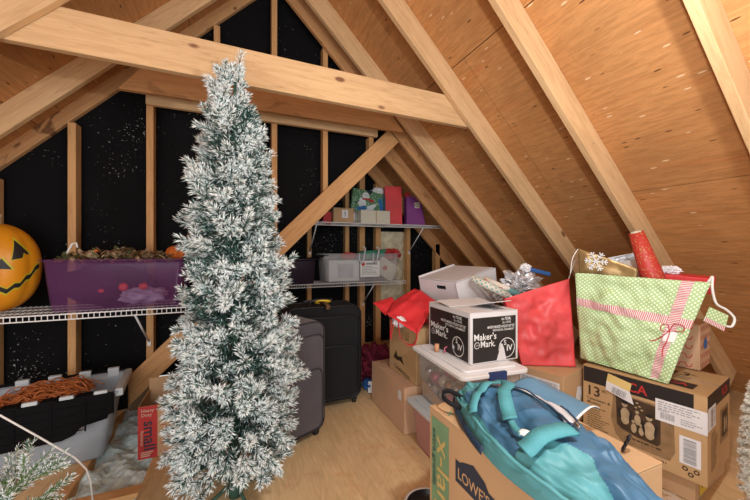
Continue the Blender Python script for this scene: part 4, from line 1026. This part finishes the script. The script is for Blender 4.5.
# big green dotted gift bag
gb = thing('gift_bag', 'huge green gift bag with white dots and a red striped ribbon print', 'gift bag', (1.98, 1.14, .545))
g0 = Vector((1.98, 1.14, .545)); Wv = lambda x, y, z: Vector((x, y, z)) - g0
BL, BR, TR, TL = Wv(1.885, 1.345, .56), Wv(1.945, .945, .548), Wv(2.095, .845, 1.045), Wv(1.84, 1.345, 1.065)
def gpt(u, v_, off=0):
    p = BL * (1 - u) * (1 - v_) + BR * u * (1 - v_) + TR * u * v_ + TL * (1 - u) * v_
    nn = (BR - BL).cross(TL - BL).normalized()
    p = p - Vector((0, 0, .018)) * math.sin(PI * u) * (1 - v_) * 0
    e = min(1, 6 * min(u, 1 - u) + .1)
    return p + nn * (off + .035 * math.sin(PI * min(1, v_ * 1.1)) * math.sin(PI * u) + e * (.012 * noise.noise(Vector((u * 5, v_ * 4, 3))) * 2 + .008 * noise.noise(Vector((u * 13 + v_ * 6, v_ * 5, 9))) + .012 * noise.noise(Vector((u * 3 - v_ * 2, 7, v_ * 9))) - .022 * abs(noise.noise(Vector((u * 5 - v_ * 3, 2, v_ * 4)))) - .012 * abs(noise.noise(Vector((u * 4 + v_ * 6, 8, v_ * 2))))) )
uvg = lambda u, v_: ((.42 + .13 * v_) * (u - .5), .51 * v_)
MB().sheet(gpt, 50, 50, uvf=uvg).build('front_panel', 'green_dots', gb, solid=.002)
MB().sheet(lambda a, b_: gpt(a, .62 + (b_ - .5) * .085 - a * .085 + .05, .003), 60, 4, uvf=lambda a, b_: (a * .5, b_ * .05)).build('ribbon_print', 'stripe_u', gb)
MB().sheet(lambda a, b_: gpt(.86 + (a - .5) * .085, b_, .0035), 4, 60, uvf=lambda a, b_: (a * .05, b_ * .5)).build('ribbon_print', 'stripe_v', gb)
# bow print
P = MB()
for pts in ([(.855, .50), (.83, .56), (.79, .55), (.80, .50), (.855, .50)], [(.855, .50), (.88, .575), (.95, .56), (.95, .51), (.855, .50)], [(.855, .50), (.82, .44), (.77, .39), (.73, .385)], [(.86, .50), (.87, .40), (.86, .33), (.88, .25)]):
    S_ = strapline('', [Vector((a, b_, 0)) for a, b_ in pts], 0, None, None); P.tube([gpt(p.x, p.y, .006) for p in S_], .0022, 5)
P.build('bow_print', 'red_print', gb)
pr = MB(); pr.sheet(lambda a, b_: gpt(.86 + .09 * (a - .3), .40 + .12 * b_ * (1 - .3 * a), .0045), 6, 6); pr.build('tag_print', 'white_paper', gb)
bkL, bkR, bkTR, bkTL = Wv(2.13, 1.43, .55), Wv(2.17, 1.03, .55), Wv(2.31, .99, 1.02), Wv(2.09, 1.47, 1.05)
def q4(name, A, B, C_, D, mat, w_=.01, seed=1):
    return poly_sheet(name, mat, gb, [A, B, C_, D], wr=w_, seed=seed, n=20)
q4('side_panel', BR, bkR, bkTR, TR, 'green_dots'); q4('side_panel', bkL, BL, TL, bkTL, 'green_dots'); q4('back_panel', bkR, bkL, bkTL, bkTR, 'green_dots'); q4('bottom_panel', BL, BR, bkR, bkL, 'green_dots', .002)
mm = gb
cordline('cord_handle', [TR + Vector((-.05, .1, -.045)), TR + Vector((.0, .03, -.03)), TR + Vector((.015, .01, .01)), TR + Vector((.015, .0, .025)), TR + Vector((.015, .0, -.03)), TR + Vector((.025, -.01, -.10)), TR + Vector((.065, -.03, -.13)), TR + Vector((.10, -.045, -.17)), TR + Vector((.085, -.04, -.21)), TR + Vector((.05, -.02, -.20))], .0055, 'cord_white', gb, 8)
Mg = frame(TR + Vector((.0, -.02, -.17)), (.82, -.45, -.45), (-.5, -.8, .2))
gt = MB(); gt.add([(-.05, -.035, 0), (.05, -.04, 0), (.045, .04, 0), (-.045, .04, 0)], [(0, 1, 2, 3)], Mg)
for i, uvp in enumerate([(0, 0), (.1, 0), (.1, .08), (0, .08)]): gt.uv[i] = uvp
gt.build('gift_tag', 'green_dots', gb, solid=.002)
gs = MB(); gs.add([(-.05, -.035, .002), (.05, -.04, .002), (.049, -.018, .002), (-.049, -.014, .002)], [(0, 1, 2, 3)], Mg)
for i, uvp in enumerate([(0, 0), (.1, 0), (.1, .02), (0, .02)]): gs.uv[i] = uvp
gs.build('tag_stripe', 'stripe_u', gb)
# contents of the green bag
gd = thing('gold_gift_bag', 'gold foil gift bag with a white snowflake inside the green bag', 'gift bag', (1.95, 1.33, .70))
W = lambda x, y, z: (x - 1.95, y - 1.33, z - .70)
def qb(name, quad, mat, parent, **k): return poly_sheet(name, mat, parent, quad, **k)
qb('front_panel', [W(1.925, 1.36, .72), W(2.0, 1.13, .72), W(1.985, 1.10, 1.10), W(1.87, 1.35, 1.21)], 'gold_foil', gd, wr=.013, seed=2, sc_=10, n=24)
qb('side_panel', [W(2.02, 1.42, .72), W(1.925, 1.36, .72), W(1.87, 1.35, 1.21), W(1.98, 1.42, 1.18)], 'gold_foil', gd, wr=.006, seed=4)
qb('back_panel', [W(2.09, 1.20, .72), W(2.02, 1.42, .72), W(1.98, 1.42, 1.18), W(2.08, 1.17, 1.09)], 'gold_foil', gd, wr=.006, seed=4)
Ms = frame(W(1.905, 1.265, 1.135), (.115, -.25, -.08), (-.90, -.42, .02)); P = Print(Ms, .012)
for k in range(6):
    a = k * PI / 3 + .2; c_, s_ = math.cos(a), math.sin(a)
    P.line([(0, 0), (c_ * .055, s_ * .055)], .006)
    for f in (.024, .04):
        for sg in (-1, 1): P.line([(c_ * f, s_ * f), (c_ * f + .017 * math.cos(a + sg * .9), s_ * f + .017 * math.sin(a + sg * .9))], .005)
P.build('snowflake', 'snowman_white', gd)
cordline('cord_handle', [W(1.872, 1.352, 1.205), W(1.85, 1.37, 1.15), W(1.845, 1.38, 1.06)], .0025, 'cord_white', gd)
sv = thing('foil_tray', 'white and silver foil lined tray behind the gold gift bag', 'tray', (2.235, 1.27, 1.01), rot=(0, R(-14), R(-52)))
for a, b_, mt, nm in (((-.13, -.07, 0), (.13, .07, .004), 'silver_foil', 'base_panel'), ((-.13, .066, .004), (.13, .07, .16), 'silver_foil', 'rear_wall'), ((-.13, -.07, .004), (.13, -.066, .13), 'white_paper', 'front_wall'), ((-.13, -.066, .004), (-.126, .066, .15), 'silver_foil', 'end_wall'), ((.126, -.066, .004), (.13, .066, .15), 'white_paper', 'end_wall')):
    MB().box(a, b_).build(nm, mt, sv)
MB().box((-.13, .04, .158), (.13, .075, .163)).build('rim_flap', 'white_paper', sv)
roll('red and gold wrapping roll sticking up out of the green bag', (1.985, 1.105, 1.295), (2.13, 1.03, .82), .034, 'red_gold_paper', flare=2.1)
rx = thing('red_gift_box', 'flat red gift box lying in the top of the green bag', 'gift box', (2.215, 1.0, 1.02), rot=(R(4), R(-2), R(20)))
MB().box((-.085, -.11, -.03), (.07, .12, .04)).build('box_base', 'red_paper', rx, bevel=.004); MB().box((-.088, -.113, .012), (.073, .123, .048)).build('lid', 'red_paper', rx, bevel=.004)
crumple('money_print_tissue', 'crumpled white and green tissue on the flat red gift box', 'tissue paper', (2.19, 1.05, 1.09), (.045, .04, .022), 'tissue', 3, .5)

# ---------------------------------------------------------------- extra large moving box and daypack
s = (.42, .55, .60); xl = carton('moving_box', 'extra large brown moving box with green stripe, in the foreground', (.90, .825, .003), 0, s, 'cardboard', tape=False, seam='y')
L_ = F_left(s)
P = Print(L_); P.rect(-.258, -.30, -.148, .272); P.build('green_stripe', 'green_print', xl)
P = Print(L_, .0024); P.text('x-large', -.186, .035, .105, .01, R(-90), w=.36); P.build('size_lettering', 'olive_print', xl)
P = Print(L_, .0024); P.text('extra grande', -.237, .125, .034, .003, R(-90), w=.21); P.build('small_lettering', 'navy_print', xl)
P = Print(L_); P.poly([(-.110, .116), (.095, .116), (.095, .176), (.05, .180), (.035, .200), (-.018, .220), (-.075, .198), (-.085, .190), (-.110, .190)]); P.build('emblem', 'navy_print', xl)
P = Print(L_, .0024); P.text("LOWE'S", -.020, .150, .050, .012, w=.150); P.build('emblem_lettering', 'cardboard', xl)
P = Print(F_top(s, R(-90)), .0016); P.text('x-large', -.18, -.11, .06, .008, R(80)); P.build('top_lettering', 'green_print', xl)
# daypack: long lumpy body
bp = thing('backpack', 'blue and teal backpack lying open on the extra large moving box', 'backpack', (.86, .76, .603))
AX0, AX1 = Vector((.005, .315, 0)), Vector((-.085, -.36, 0))
def hw(t): return .165 * (math.sin(PI * min(1, max(0, t * .86 + .07))) ** .5) * (.80 + .30 * min(t, .6))
def hh_(t): return .118 * (math.sin(PI * min(1, max(0, t * .80 + .10))) ** .45)
ax = (AX1 - AX0); axn = ax.normalized(); sdv = Vector((-axn.y, axn.x, 0))
sdv = sdv if sdv.x > 0 else -sdv
def bpt(t, a, off=0, ns=1):
    """t along, a 0..1 around (0 = lower aisle side, .5 = top, 1 = lower far side)"""
    th = PI * (1 - a) if a <= 1 else 0
    th = PI - a * PI
    cx, sz = math.cos(th), max(0, math.sin(th)) ** .75
    cx = -(-cx) ; w_ = hw(t) + off; p = AX0 + ax * t + sdv * (math.copysign(abs(cx) ** .8, cx) * w_)
    n_ = noise.noise(Vector((t * 5, a * 3, 1))) * .016 + .012 * noise.noise(Vector((t * 9 + a * 5, a * 7, 5))) - .016 * abs(noise.noise(Vector((t * 9 - a * 5, a * 3 + t * 4, 8)))) - .006 * abs(noise.noise(Vector((t * 6 + a * 14, a * 9 - t * 8, 3))))
    ed = min(1, a * 5, (1 - a) * 5); n_ *= ns * (1 - .8 * math.exp(-((a - (.68 - .15 * max(0, (t - .2) / .5))) / .11) ** 2) * (1 if t < .7 else max(0, 1 - (t - .7) / .1)))
    z = (hh_(t) + off) * sz + n_ * ed * 1.6 + .004
    p.z = max(.004, z); p += sdv * n_ * .6 * (1 if cx > 0 else -1) * ed
    return p
mb = MB(); nT, nA = 220, 130
mb.smooth = True
vs = [bpt(i / nT, j / nA) for i in range(nT + 1) for j in range(nA + 1)]
o_ = len(mb.v); mb.v += [tuple(p) for p in vs]
for i in range(nT):
    for j in range(nA):
        t_, a_ = (i + .5) / nT, (j + .5) / nA
        mi = 0
        lim = .17 + .03 * math.sin(t_ * 7)
        if a_ < lim: mi = 1
        if .66 < t_ < .93 and a_ < .50 - abs(t_ - .80) * 1.0: mi = 1
        if t_ < .13 and a_ < .55: mi = 1
        mb.f.append([i * (nA + 1) + j, (i + 1) * (nA + 1) + j, (i + 1) * (nA + 1) + j + 1, i * (nA + 1) + j + 1]); mb.mi.append(mi); mb.sm.append(True)
for e in (0, nT):
    mb.f.append([e * (nA + 1) + j for j in range(nA + 1)]); mb.mi.append(1 if e == 0 else 0); mb.sm.append(False)
mb.f.append([i * (nA + 1) for i in range(nT + 1)] + [i * (nA + 1) + nA for i in reversed(range(nT + 1))]); mb.mi.append(0); mb.sm.append(False)
mb.build('body', ['pack_blue', 'pack_teal'], bp)
def strip(name, path, w_, mat, off=.004, lift=None, th=.002, ns=.55):
    """ribbon following the pack surface: path of (t,a)"""
    S_ = strapline('', [Vector((t, a, 0)) for t, a in path], 0, None, None); vs = []
    pts = [bpt(p.x, p.y, off + .004, ns) for p in S_]
    for i, p in enumerate(pts):
        d = (pts[min(i + 1, len(pts) - 1)] - pts[max(i - 1, 0)]).normalized()
        e_ = .02; tu = bpt(min(1, S_[i].x + e_), S_[i].y, 0, 0) - bpt(max(0, S_[i].x - e_), S_[i].y, 0, 0); ta = bpt(S_[i].x, min(.98, S_[i].y + e_), 0, 0) - bpt(S_[i].x, max(.02, S_[i].y - e_), 0, 0)
        up = tu.cross(ta); up = up if up.z > 0 else -up; up = (up.normalized() + Vector((0, 0, .3))).normalized()
        q = d.cross(up).normalized(); l_ = up * (lift(i / (len(pts) - 1)) if lift else 0)
        vs += [p - q * w_ / 2 + l_ + up * .003, p + l_ + up * .005, p + q * w_ / 2 + l_ + up * .003]
    m2 = MB(); m2.smooth = True
    m2.add(vs, [(3 * i + k, 3 * i + k + 1, 3 * i + k + 4, 3 * i + k + 3) for i in range(len(pts) - 1) for k in range(2)]); return m2.build(name, mat, bp, solid=th)
strip('shoulder_strap', [(.17, .66), (.26, .57), (.36, .47), (.46, .39), (.54, .33)], .040, 'pack_webbing', lift=lambda f: .010)
strip('shoulder_strap', [(.16, .70), (.22, .50), (.28, .32), (.36, .17)], .036, 'pack_webbing', lift=lambda f: .008)
strip('webbing_tail', [(.54, .33), (.60, .30), (.65, .28)], .018, 'pack_webbing', lift=lambda f: .006)
strip('buckle', [(.63, .29), (.67, .31)], .022, 'white_paper', lift=lambda f: .008)
strip('chest_pad', [(.70, .20), (.70, .30), (.70, .40), (.71, .50)], .050, 'pack_webbing', lift=lambda f: .010, th=.006)
strip('piping', [(.02, .12), (.15, .13), (.3, .15), (.5, .14), (.7, .12), (.9, .12)], .010, 'pack_teal', off=.004, ns=1)
strip('back_edge', [(.01, .03), (.15, .02), (.3, .02), (.5, .02)], .022, 'pack_navy', off=.006)
strip('zip_lining', [(.24, .69), (.38, .665), (.52, .62), (.66, .54)], .030, 'silver_lining', off=.004, ns=1)
strip('zip_edge', [(.20, .76), (.38, .74), (.52, .69), (.69, .55)], .007, 'pack_navy', off=.007, ns=1)
strip('zip_edge', [(.20, .64), (.38, .60), (.52, .56), (.69, .52)], .007, 'pack_navy', off=.007, ns=1)
strip('zip_pull', [(.68, .54), (.71, .53)], .010, 'chrome', off=.012, ns=1)
def loopsurf(name, pts, r_, mat): return cordline(name, pts, r_, mat, bp)
ribbon('grab_loop', [Vector((-.085, .19, .03)), Vector((-.145, .235, .045)), Vector((-.15, .285, .06)), Vector((-.105, .30, .06)), Vector((-.07, .23, .04))], .016, 'black_fabric', bp, (.3, .3, 1), .003)
q_ = [Vector((.13, .24, .10)), Vector((.20, -.10, .05)), Vector((.30, .02, .03)), Vector((.245, .235, .085))]
def flapP(u, v_):
    A_, B_, C2, D_ = Vector((.05, .17, .095)), Vector((.09, -.07, .085)), Vector((.215, -.055, .085)), Vector((.17, .11, .125))
    p = A_ * (1 - u) * (1 - v_) + B_ * u * (1 - v_) + C2 * u * v_ + D_ * (1 - u) * v_
    p.z += .02 * math.sin(PI * v_) + .012 * noise.noise(p * 12); return p
MB().sheet(flapP, 20, 20).build('top_flap', 'pack_blue_light', bp, solid=.003)
MB().sheet(lambda u, v_: flapP(u * .35 + .65, 0).lerp(flapP(1, v_), 0) if False else flapP(.985 + .03 * u, v_) + Vector((0, 0, .003)), 2, 16).build('flap_edging', 'white_paper', bp, solid=.002)
o = MB()
for k in range(3): o.tube([(.009 * math.cos(a), .0, .010 * math.sin(a) + k * .017) for a in [j * PI / 5 for j in range(10)]], .0038, 6, close=True)
o = o.build('charm_clip', 'black_plastic', loc=(1.055, .62, .618), rot=(R(20), 0, R(30))); tag(o, 'black beaded clip beside the backpack on the moving box', 'clip')
# white plush at right edge
fu = thing('white_fur_stocking', 'fluffy cream-white fur bundle at the right edge', 'fur bundle', (1.85, .585, 0))
FC = Vector((0, 0, 0))
lump((0, 0, .34), (.05, .05, .35), 3, .25, 5, 'fur', fu, 'bundle_core')
rg = random.Random(2); sp = []
for i in range(650):
    ph = rg.uniform(0, 2 * PI); z = rg.uniform(.02, .69); k = .05 * math.sqrt(max(0.1, 1 - ((z - .34) / .37) ** 2)); o_ = Vector((math.cos(ph), math.sin(ph), rg.uniform(-.5, .4)))
    sp.append((Vector((o_.x * k, o_.y * k, z)), o_.normalized(), .022, .5))
foliage('fur_tufts', sp, fu, ['fur', 'fur', 'fur'], seed=4, per=34, nl=(.016, .026), nw=.0011)

# ---------------------------------------------------------------- suitcases
def suitcase(name, label, loc, rotz, size, mat, dark, slope=.03):
    sx, sy, sz = size; t = thing(name, label, 'suitcase', loc, rotz)
    def shell(y0, y1, hx, z0, z1, r_, mt, nm):
        poly = [(x, z) for x, z in rrect(hx, (z1 - z0) / 2, r_, 6)]; mb = MB()
        mb.prism([(x, z + (z0 + z1) / 2) for x, z in poly], -y1, -y0, Matrix(((1, 0, 0, 0), (0, 0, -1, 0), (0, 1, 0, 0), (0, 0, 0, 1))))
        o = mb.build(nm, mt, t); md = o.modifiers.new('b', 'BEVEL'); md.width = .018; md.segments = 4; md.limit_method = 'ANGLE'; md.angle_limit = R(50)
        for p in o.data.polygons: p.use_smooth = False
        return o
    shell(0, sy, sx / 2, .045, sz, .07, mat, 'body')
    shell(-.028, .02, sx / 2 - .022, .06, sz * .90, .06, mat, 'front_pocket')
    shell(-.046, -.02, sx / 2 - .05, .08, sz * .62, .05, mat, 'lower_pocket')
    pipe = MB()
    for y_, hx, z0, z1, r_ in ((-.001, sx / 2 - .002, .05, sz - .004, .07), (sy - .03, sx / 2 + .001, .05, sz, .07), (-.028, sx / 2 - .024, .065, sz * .895, .06), (-.046, sx / 2 - .052, .085, sz * .615, .05)):
        pipe.tube([(x, y_, z + (z0 + z1) / 2) for x, z in rrect(hx, (z1 - z0) / 2, r_, 6)], .0045, 6, close=True)
    pipe.build('piping', dark, t)
    for x in (-sx / 2 + .05, sx / 2 - .05):
        for y_ in (.03, sy - .04):
            w_ = MB(); w_.tube([(x - .012, y_, .024), (x + .012, y_, .024)], .024, 14); w_.box((x - .02, y_ - .018, .03), (x + .02, y_ + .018, .055)); w_.build('wheel', 'rubber', t)
    h = MB(); h.tube(strapline('', [(-.09, sy * .5, sz - .005), (-.075, sy * .5, sz + .025), (0, sy * .5, sz + .035), (.075, sy * .5, sz + .025), (.09, sy * .5, sz - .005)], 0, None, None), .009, 8); h.build('top_handle', 'black_plastic', t)
    h = MB(); h.box((-.12, sy - .035, sz - .01), (.12, sy - .012, sz + .02)); h.build('telescopic_handle', 'black_plastic', t, bevel=.006)
    return t
g = suitcase('suitcase', 'upright charcoal grey soft suitcase on wheels beside the tree', (.325, 2.045, .0), R(24), (.47, .24, .745), 'charcoal_fabric', 'charcoal_dark')
bsc = suitcase('suitcase', 'upright black soft suitcase behind the grey one', (.625, 2.46, .0), R(0), (.58, .25, .775), 'black_fabric', 'black_plastic')
ribbon('luggage_ribbon', [(-.02, .09, .785), (-.06, .07, .80), (-.03, .03, .815), (.03, .03, .812), (.06, .06, .80), (.02, .09, .79)], .012, 'yellow', bsc, (0, 0, 1))
ribbon('luggage_tag', [(.0, .04, .80), (.01, -.05, .79), (.01, -.055, .76)], .03, 'leaf_brown', bsc, (1, 0, 0))

# ---------------------------------------------------------------- floor odds
o = crumple('maroon_cloth_heap', 'dark maroon clothing heap on the floor beside the black suitcase', 'clothing', (1.19, 2.84, .14), (.17, .22, .17), 'maroon_cloth', 7, .45)
o = crumple('blue_bag', 'small blue bag on the floor in front of the maroon cloth', 'bag', (1.07, 2.66, .045), (.06, .07, .045), 'blue_cloth', 3, .3)
o = MB().box((-.02, -.002, 0), (.02, .002, .09)).build('paper_tag', 'white_paper', loc=(1.045, 2.585, .004), rot=(R(-14), 0, R(-30))); tag(o, 'pale paper tag leaning on the small blue bag', 'tag')
bw = thing('pet_bowl', 'white-rimmed dark round bowl on the floor by the extra large box', 'bowl', (.80, 1.285, 0))
pr_ = [(.055, .0), (.075, .035), (.092, .052), (.098, .05), (.09, .04)]
def lathe(prof, n=28, M=None):
    mb = MB(); mb.smooth = True; vs = [(r_ * math.cos(2 * PI * k / n), r_ * math.sin(2 * PI * k / n), z) for r_, z in prof for k in range(n)]
    mb.add(vs, [(j * n + k, j * n + (k + 1) % n, (j + 1) * n + (k + 1) % n, (j + 1) * n + k) for j in range(len(prof) - 1) for k in range(n)], M); return mb
lathe([(.085, 0), (.10, .03), (.112, .055), (.108, .062), (.098, .058)]).build('outer_rim', 'white_paper', bw)
lathe([(.098, .058), (.085, .02), (.0, .012)]).build('inside', 'black_plastic', bw)

# ---------------------------------------------------------------- alcove shelf items
# lower shelf: black bin and clear tub
kb = thing('storage_bin', 'dark bin with open black lid at the left end of the lower alcove shelf', 'bin', (.645, 3.73, .834))
bin_body(.34, .30, .27, 'black_bin_plastic', kb, taper=.88)
MB().box((-.19, -.16, .272), (.19, .16, .279)).build('lid', 'black_lid', kb); MB().box((0, -.16, 0), (.14, .15, .006)).build('lid_flap', 'black_lid', kb, loc=(.17, 0, .275), rot=(0, R(-14), 0))
ct = thing('storage_tub', 'wide clear plastic tub full of papers on the lower alcove shelf', 'tub', (1.36, 3.74, .834))
bin_body(.94, .32, .325, 'bin_clear', ct, taper=.93, r=.05)
for x in (-.05, .12):
    cordline('rope_handle', [(x, -.175, .33), (x - .01, -.19, .26), (x + .03, -.19, .22), (x + .05, -.185, .30), (x + .07, -.17, .38), (x + .05, -.15, .40)], .010, 'grey_print' if False else 'silver_lining', ct)
o = MB().box((-.16, -.08, 0), (.20, .04, .24)).build('white_carton', 'white_paper', loc=(1.13, 3.72, .843), bevel=.003); tag(o, 'white carton with grey square inside the clear tub', 'box')
MB().box((-.06, -.083, .04), (.13, -.0805, .20)).build('grey_square', 'mid_print' if False else 'silver_lining', o)
sg = thing('paper_sign', 'white printed paper sign with red circle, on the clear tub front', 'sign', (1.44, 3.573, .95))
MB().box((-.12, -.002, -.06), (.12, 0, .125)).build('sheet', 'white_paper', sg)
P = Print(frame((0, -.002, .03), (1, 0, 0), (0, -1, 0))); P.disc(-.085, .06, .022); P.build('red_circle', 'red_print', sg)
P = Print(frame((0, -.002, .03), (1, 0, 0), (0, -1, 0))); P.rect(-.05, .05, .09, .075); P.lines(-.10, .035, .10, 6, .008, .018, 3); P.build('lettering', 'grey_print', sg)
o = MB().box((-.13, -.012, -.10), (.13, .012, .10)).build('holiday_card', 'cream', loc=(1.68, 3.64, .97), rot=(0, R(32), 0)); tag(o, 'white card printed with red circles inside the tub', 'card')
P = Print(frame((0, -.012, 0), (1, 0, 0), (0, -1, 0))); P.disc(-.03, 0, .03); P.build('red_circle', 'red_print', o)
o = MB().box((-.20, -.06, 0), (.20, .06, .10)).build('green_cloth', 'green_cloth', loc=(1.60, 3.80, 1.10), rot=(0, R(-4), 0), bevel=.02); tag(o, 'green folded fabric sticking out of the clear tub', 'fabric')
crumple('red_scarf', 'red cloth bundled at the right end of the clear tub', 'fabric', (1.80, 3.74, 1.15), (.10, .08, .06), 'red_print', 5, .5)
crumple('red_scarf', 'red cloth hanging down inside the right of the clear tub', 'fabric', (1.70, 3.80, 1.02), (.06, .05, .08), 'red_print', 8, .4)
crumple('red_tissue', 'bit of red tissue between green fabric and white carton', 'fabric', (1.25, 3.78, 1.13), (.09, .05, .04), 'red_print', 2, .4)
# upper shelf
ZS = 1.508
s = (.24, .20, .165); c = carton('cardboard_box', 'small brown carton with white label on the upper alcove shelf', (1.125, 3.68, ZS), R(0), s, 'cardboard')
P = Print(F_front(s)); P.rect(-.02, -.03, .05, .06); P.build('shipping_label', 'white_label', c); P = Print(F_front(s), .003); P.rect(.010, -.015, .020, .045); P.rect(.002, .02, .028, .026); P.build('label_print', 'grey_print', c)
o = MB().box((0, 0, 0), (.10, .12, .14)).build('red_card', 'red_deep', loc=(.905, 3.67, ZS), rot=(0, R(12), 0)); tag(o, 'dark red package behind the left of the small carton', 'package')
s = (.37, .20, .155); c = carton('cream_box', 'long cream coloured box in front of the snowman bag', (1.515, 3.68, ZS), 0, s, 'cream_grid', tape=False)
P = Print(F_front(s)); P.rect(.0, -.075, .012, .075); P.build('tape_seam', 'tape', c)
o = lathe([(0, 0), (.045, .005), (.055, .04), (.055, .11), (.045, .15), (.02, .16), (0, .16)]).build('silver_canister', 'silver_foil', loc=(1.275, 3.70, ZS)); tag(o, 'small silvery round canister beside the cream box', 'canister')
sn = thing('snowman_gift_bag', 'green gift bag with a snowman picture, tilted above the cream box', 'gift bag', (1.50, 3.80, ZS), rot=(R(-4), R(8), 0))
MB().box((-.24, -.012, .0), (.22, .04, .42)).build('bag_body', 'green_snow_paper', sn, bevel=.004)
Mq = frame((-.05, -.012, .30), (1, 0, 0), (0, -1, 0))
P = Print(Mq); P.disc(-.055, -.05, .05, .07, a=.3); P.disc(-.02, .05, .045); P.poly([(-.10, -.14), (.08, -.14), (.14, -.02), (.06, -.05), (-.02, -.10)]); P.build('snowman_picture', 'snowman_white', sn)
P = Print(Mq, .0024); P.rect(-.06, .0, .05, .022, a=.1); P.rect(.03, -.015, .10, .015, a=-.05); P.build('scarf_picture', 'red_print', sn)
P = Print(Mq, .0026); P.disc(.02, .10, .035, .012, a=-.5); P.rect(.015, .085, .06, .135, a=-.5); P.disc(-.03, .06, .005); P.disc(-.005, .055, .005); P.line([(-.1, -.02), (-.14, -.06)], .012); P.build('hat_picture', 'navy_print', sn)
P = Print(Mq, .0022); P.poly([(-.14, -.12), (-.06, -.16), (.02, -.10), (-.02, -.07)]); P.rect(.17, -.11, .215, .05, a=.3); P.build('blue_picture', 'blue_print', sn)
crumple('tissue_paper', 'white tissue poking out of the snowman bag top', 'tissue paper', (1.66, 3.85, 1.94), (.07, .025, .04), 'tissue', 5, .5)
def gbag(name, label, loc, rz, w_, d_, h_, mat, lean=0, top=1.0):
    t = thing(name, label, 'gift bag', loc, rz)
    a, b_ = w_ / 2, d_ / 2; k = top
    pts = lambda sx, sy, z, kk=1: (sx * a * kk + lean * z, sy * b_, z)
    MB().add([pts(-1, -1, 0), pts(1, -1, 0), pts(1, -1, h_, k), pts(-1, -1, h_, k)], [(0, 1, 2, 3)]).build('front_panel', mat, t, solid=.003)
    MB().add([pts(1, 1, 0), pts(-1, 1, 0), pts(-1, 1, h_, k), pts(1, 1, h_, k)], [(0, 1, 2, 3)]).build('back_panel', mat, t, solid=.003)
    for s_ in (-1, 1):
        mb = MB(); mb.add([pts(s_, -1, 0), (s_ * a, 0, 0), pts(s_, 1, 0), pts(s_, 1, h_, k), (s_ * a * k * .93 + lean * h_, 0, h_), pts(s_, -1, h_, k)], [(0, 1, 4, 5), (1, 2, 3, 4)]); mb.build('side_panel', mat, t, solid=.003)
    MB().box((-a, -b_, 0), (a, b_, .004)).build('bag_base', mat, t); return t
gbag('red_gift_bag', 'plain red gift bag on the upper alcove shelf', (1.81, 3.72, ZS), R(-14), .20, .11, .47, 'red_paper', -.03)
pp = gbag('purple_gift_bag', 'purple gift bag with a round sticker on the upper alcove shelf', (2.10, 3.70, ZS), R(-12), .24, .12, .36, 'purple_paper', -.10, .72)
P = Print(frame((.01, -.062, .25), (1, 0, 0), (0, -1, 0)), .003); P.rect(-.03, -.035, .035, .035); P.build('round_sticker', 'cream', pp)
P = Print(frame((.01, -.062, .25), (1, 0, 0), (0, -1, 0)), .0045); P.ring(0, 0, .018, .006); P.build('sticker_ring', 'brown_print', pp)
cordline('cord_handle', [(-.07, -.06, .35), (-.05, -.06, .42), (.0, -.06, .43), (.02, -.06, .35)], .003, 'grey_print', pp)
o = MB().box((-.035, -.01, 0), (.035, .01, .14)).build('red_card', 'red_print', loc=(2.035, 3.70, 1.79), rot=(0, R(-20), 0)); tag(o, 'red card sticking out of the purple gift bag', 'card')
o = MB().box((-.015, -.04, 0), (.015, .04, .36)).build('blue_package', 'pack_blue_light', loc=(1.715, 3.745, ZS + .002)); tag(o, 'narrow light blue package left of the plain red bag', 'package')

# ---------------------------------------------------------------- printed pieces belong to the part they are printed on
bpy.context.view_layer.update()
SUB = {'label_print': ['shipping_label', 'torn_label'], 'barcode': ['shipping_label'], 'emblem_lettering': ['emblem'], 'size_lettering': ['red_stripe', 'green_stripe'], 'small_lettering': ['red_stripe', 'green_stripe'],
       'screen_picture': ['television_picture'], 'penguin_picture': ['television_picture'], 'penguin_markings': ['television_picture'], 'red_lettering': ['black_band', 'black_panel'],
       'snowflake': ['front_panel'], 'bow_print': ['front_panel'], 'tag_print': ['front_panel'], 'ribbon_print': ['front_panel'], 'tag_stripe': ['gift_tag'], 'sticker_ring': ['round_sticker'],
       'eye': ['hood'], 'nose': ['hood'], 'zip_edge': ['zip_lining'], 'zip_pull': ['zip_lining'], 'flap_edging': ['top_flap'], 'buckle': ['webbing_tail'], 'latch': ['lid'], 'rim_tab': ['body'],
       'eye_rim': ['shell'], 'nose_rim': ['shell'], 'mouth_rim': ['shell'], 'mouth': ['shell'], 'scarf_picture': ['snowman_picture'], 'hat_picture': ['snowman_picture'], 'sticker_lettering': ['yellow_sticker'],
       'red_circle': ['sheet'], 'lettering': ['sheet'], 'trunk_garland': ['trunk']}
def base(n): return n.split('.')[0]
for t in [o for o in bpy.data.objects if o.parent is None]:
    kids = list(t.children)
    for c in kids:
        for host in SUB.get(base(c.name), []):
            h = [k for k in kids if base(k.name) == host and k.matrix_basis == Matrix.Identity(4)]
            if h:
                cc = sum((Vector(b_) for b_ in c.bound_box), Vector()) / 8
                h.sort(key=lambda k: (sum((Vector(b_) for b_ in k.bound_box), Vector()) / 8 - cc).length)
                c.parent = h[0]; break
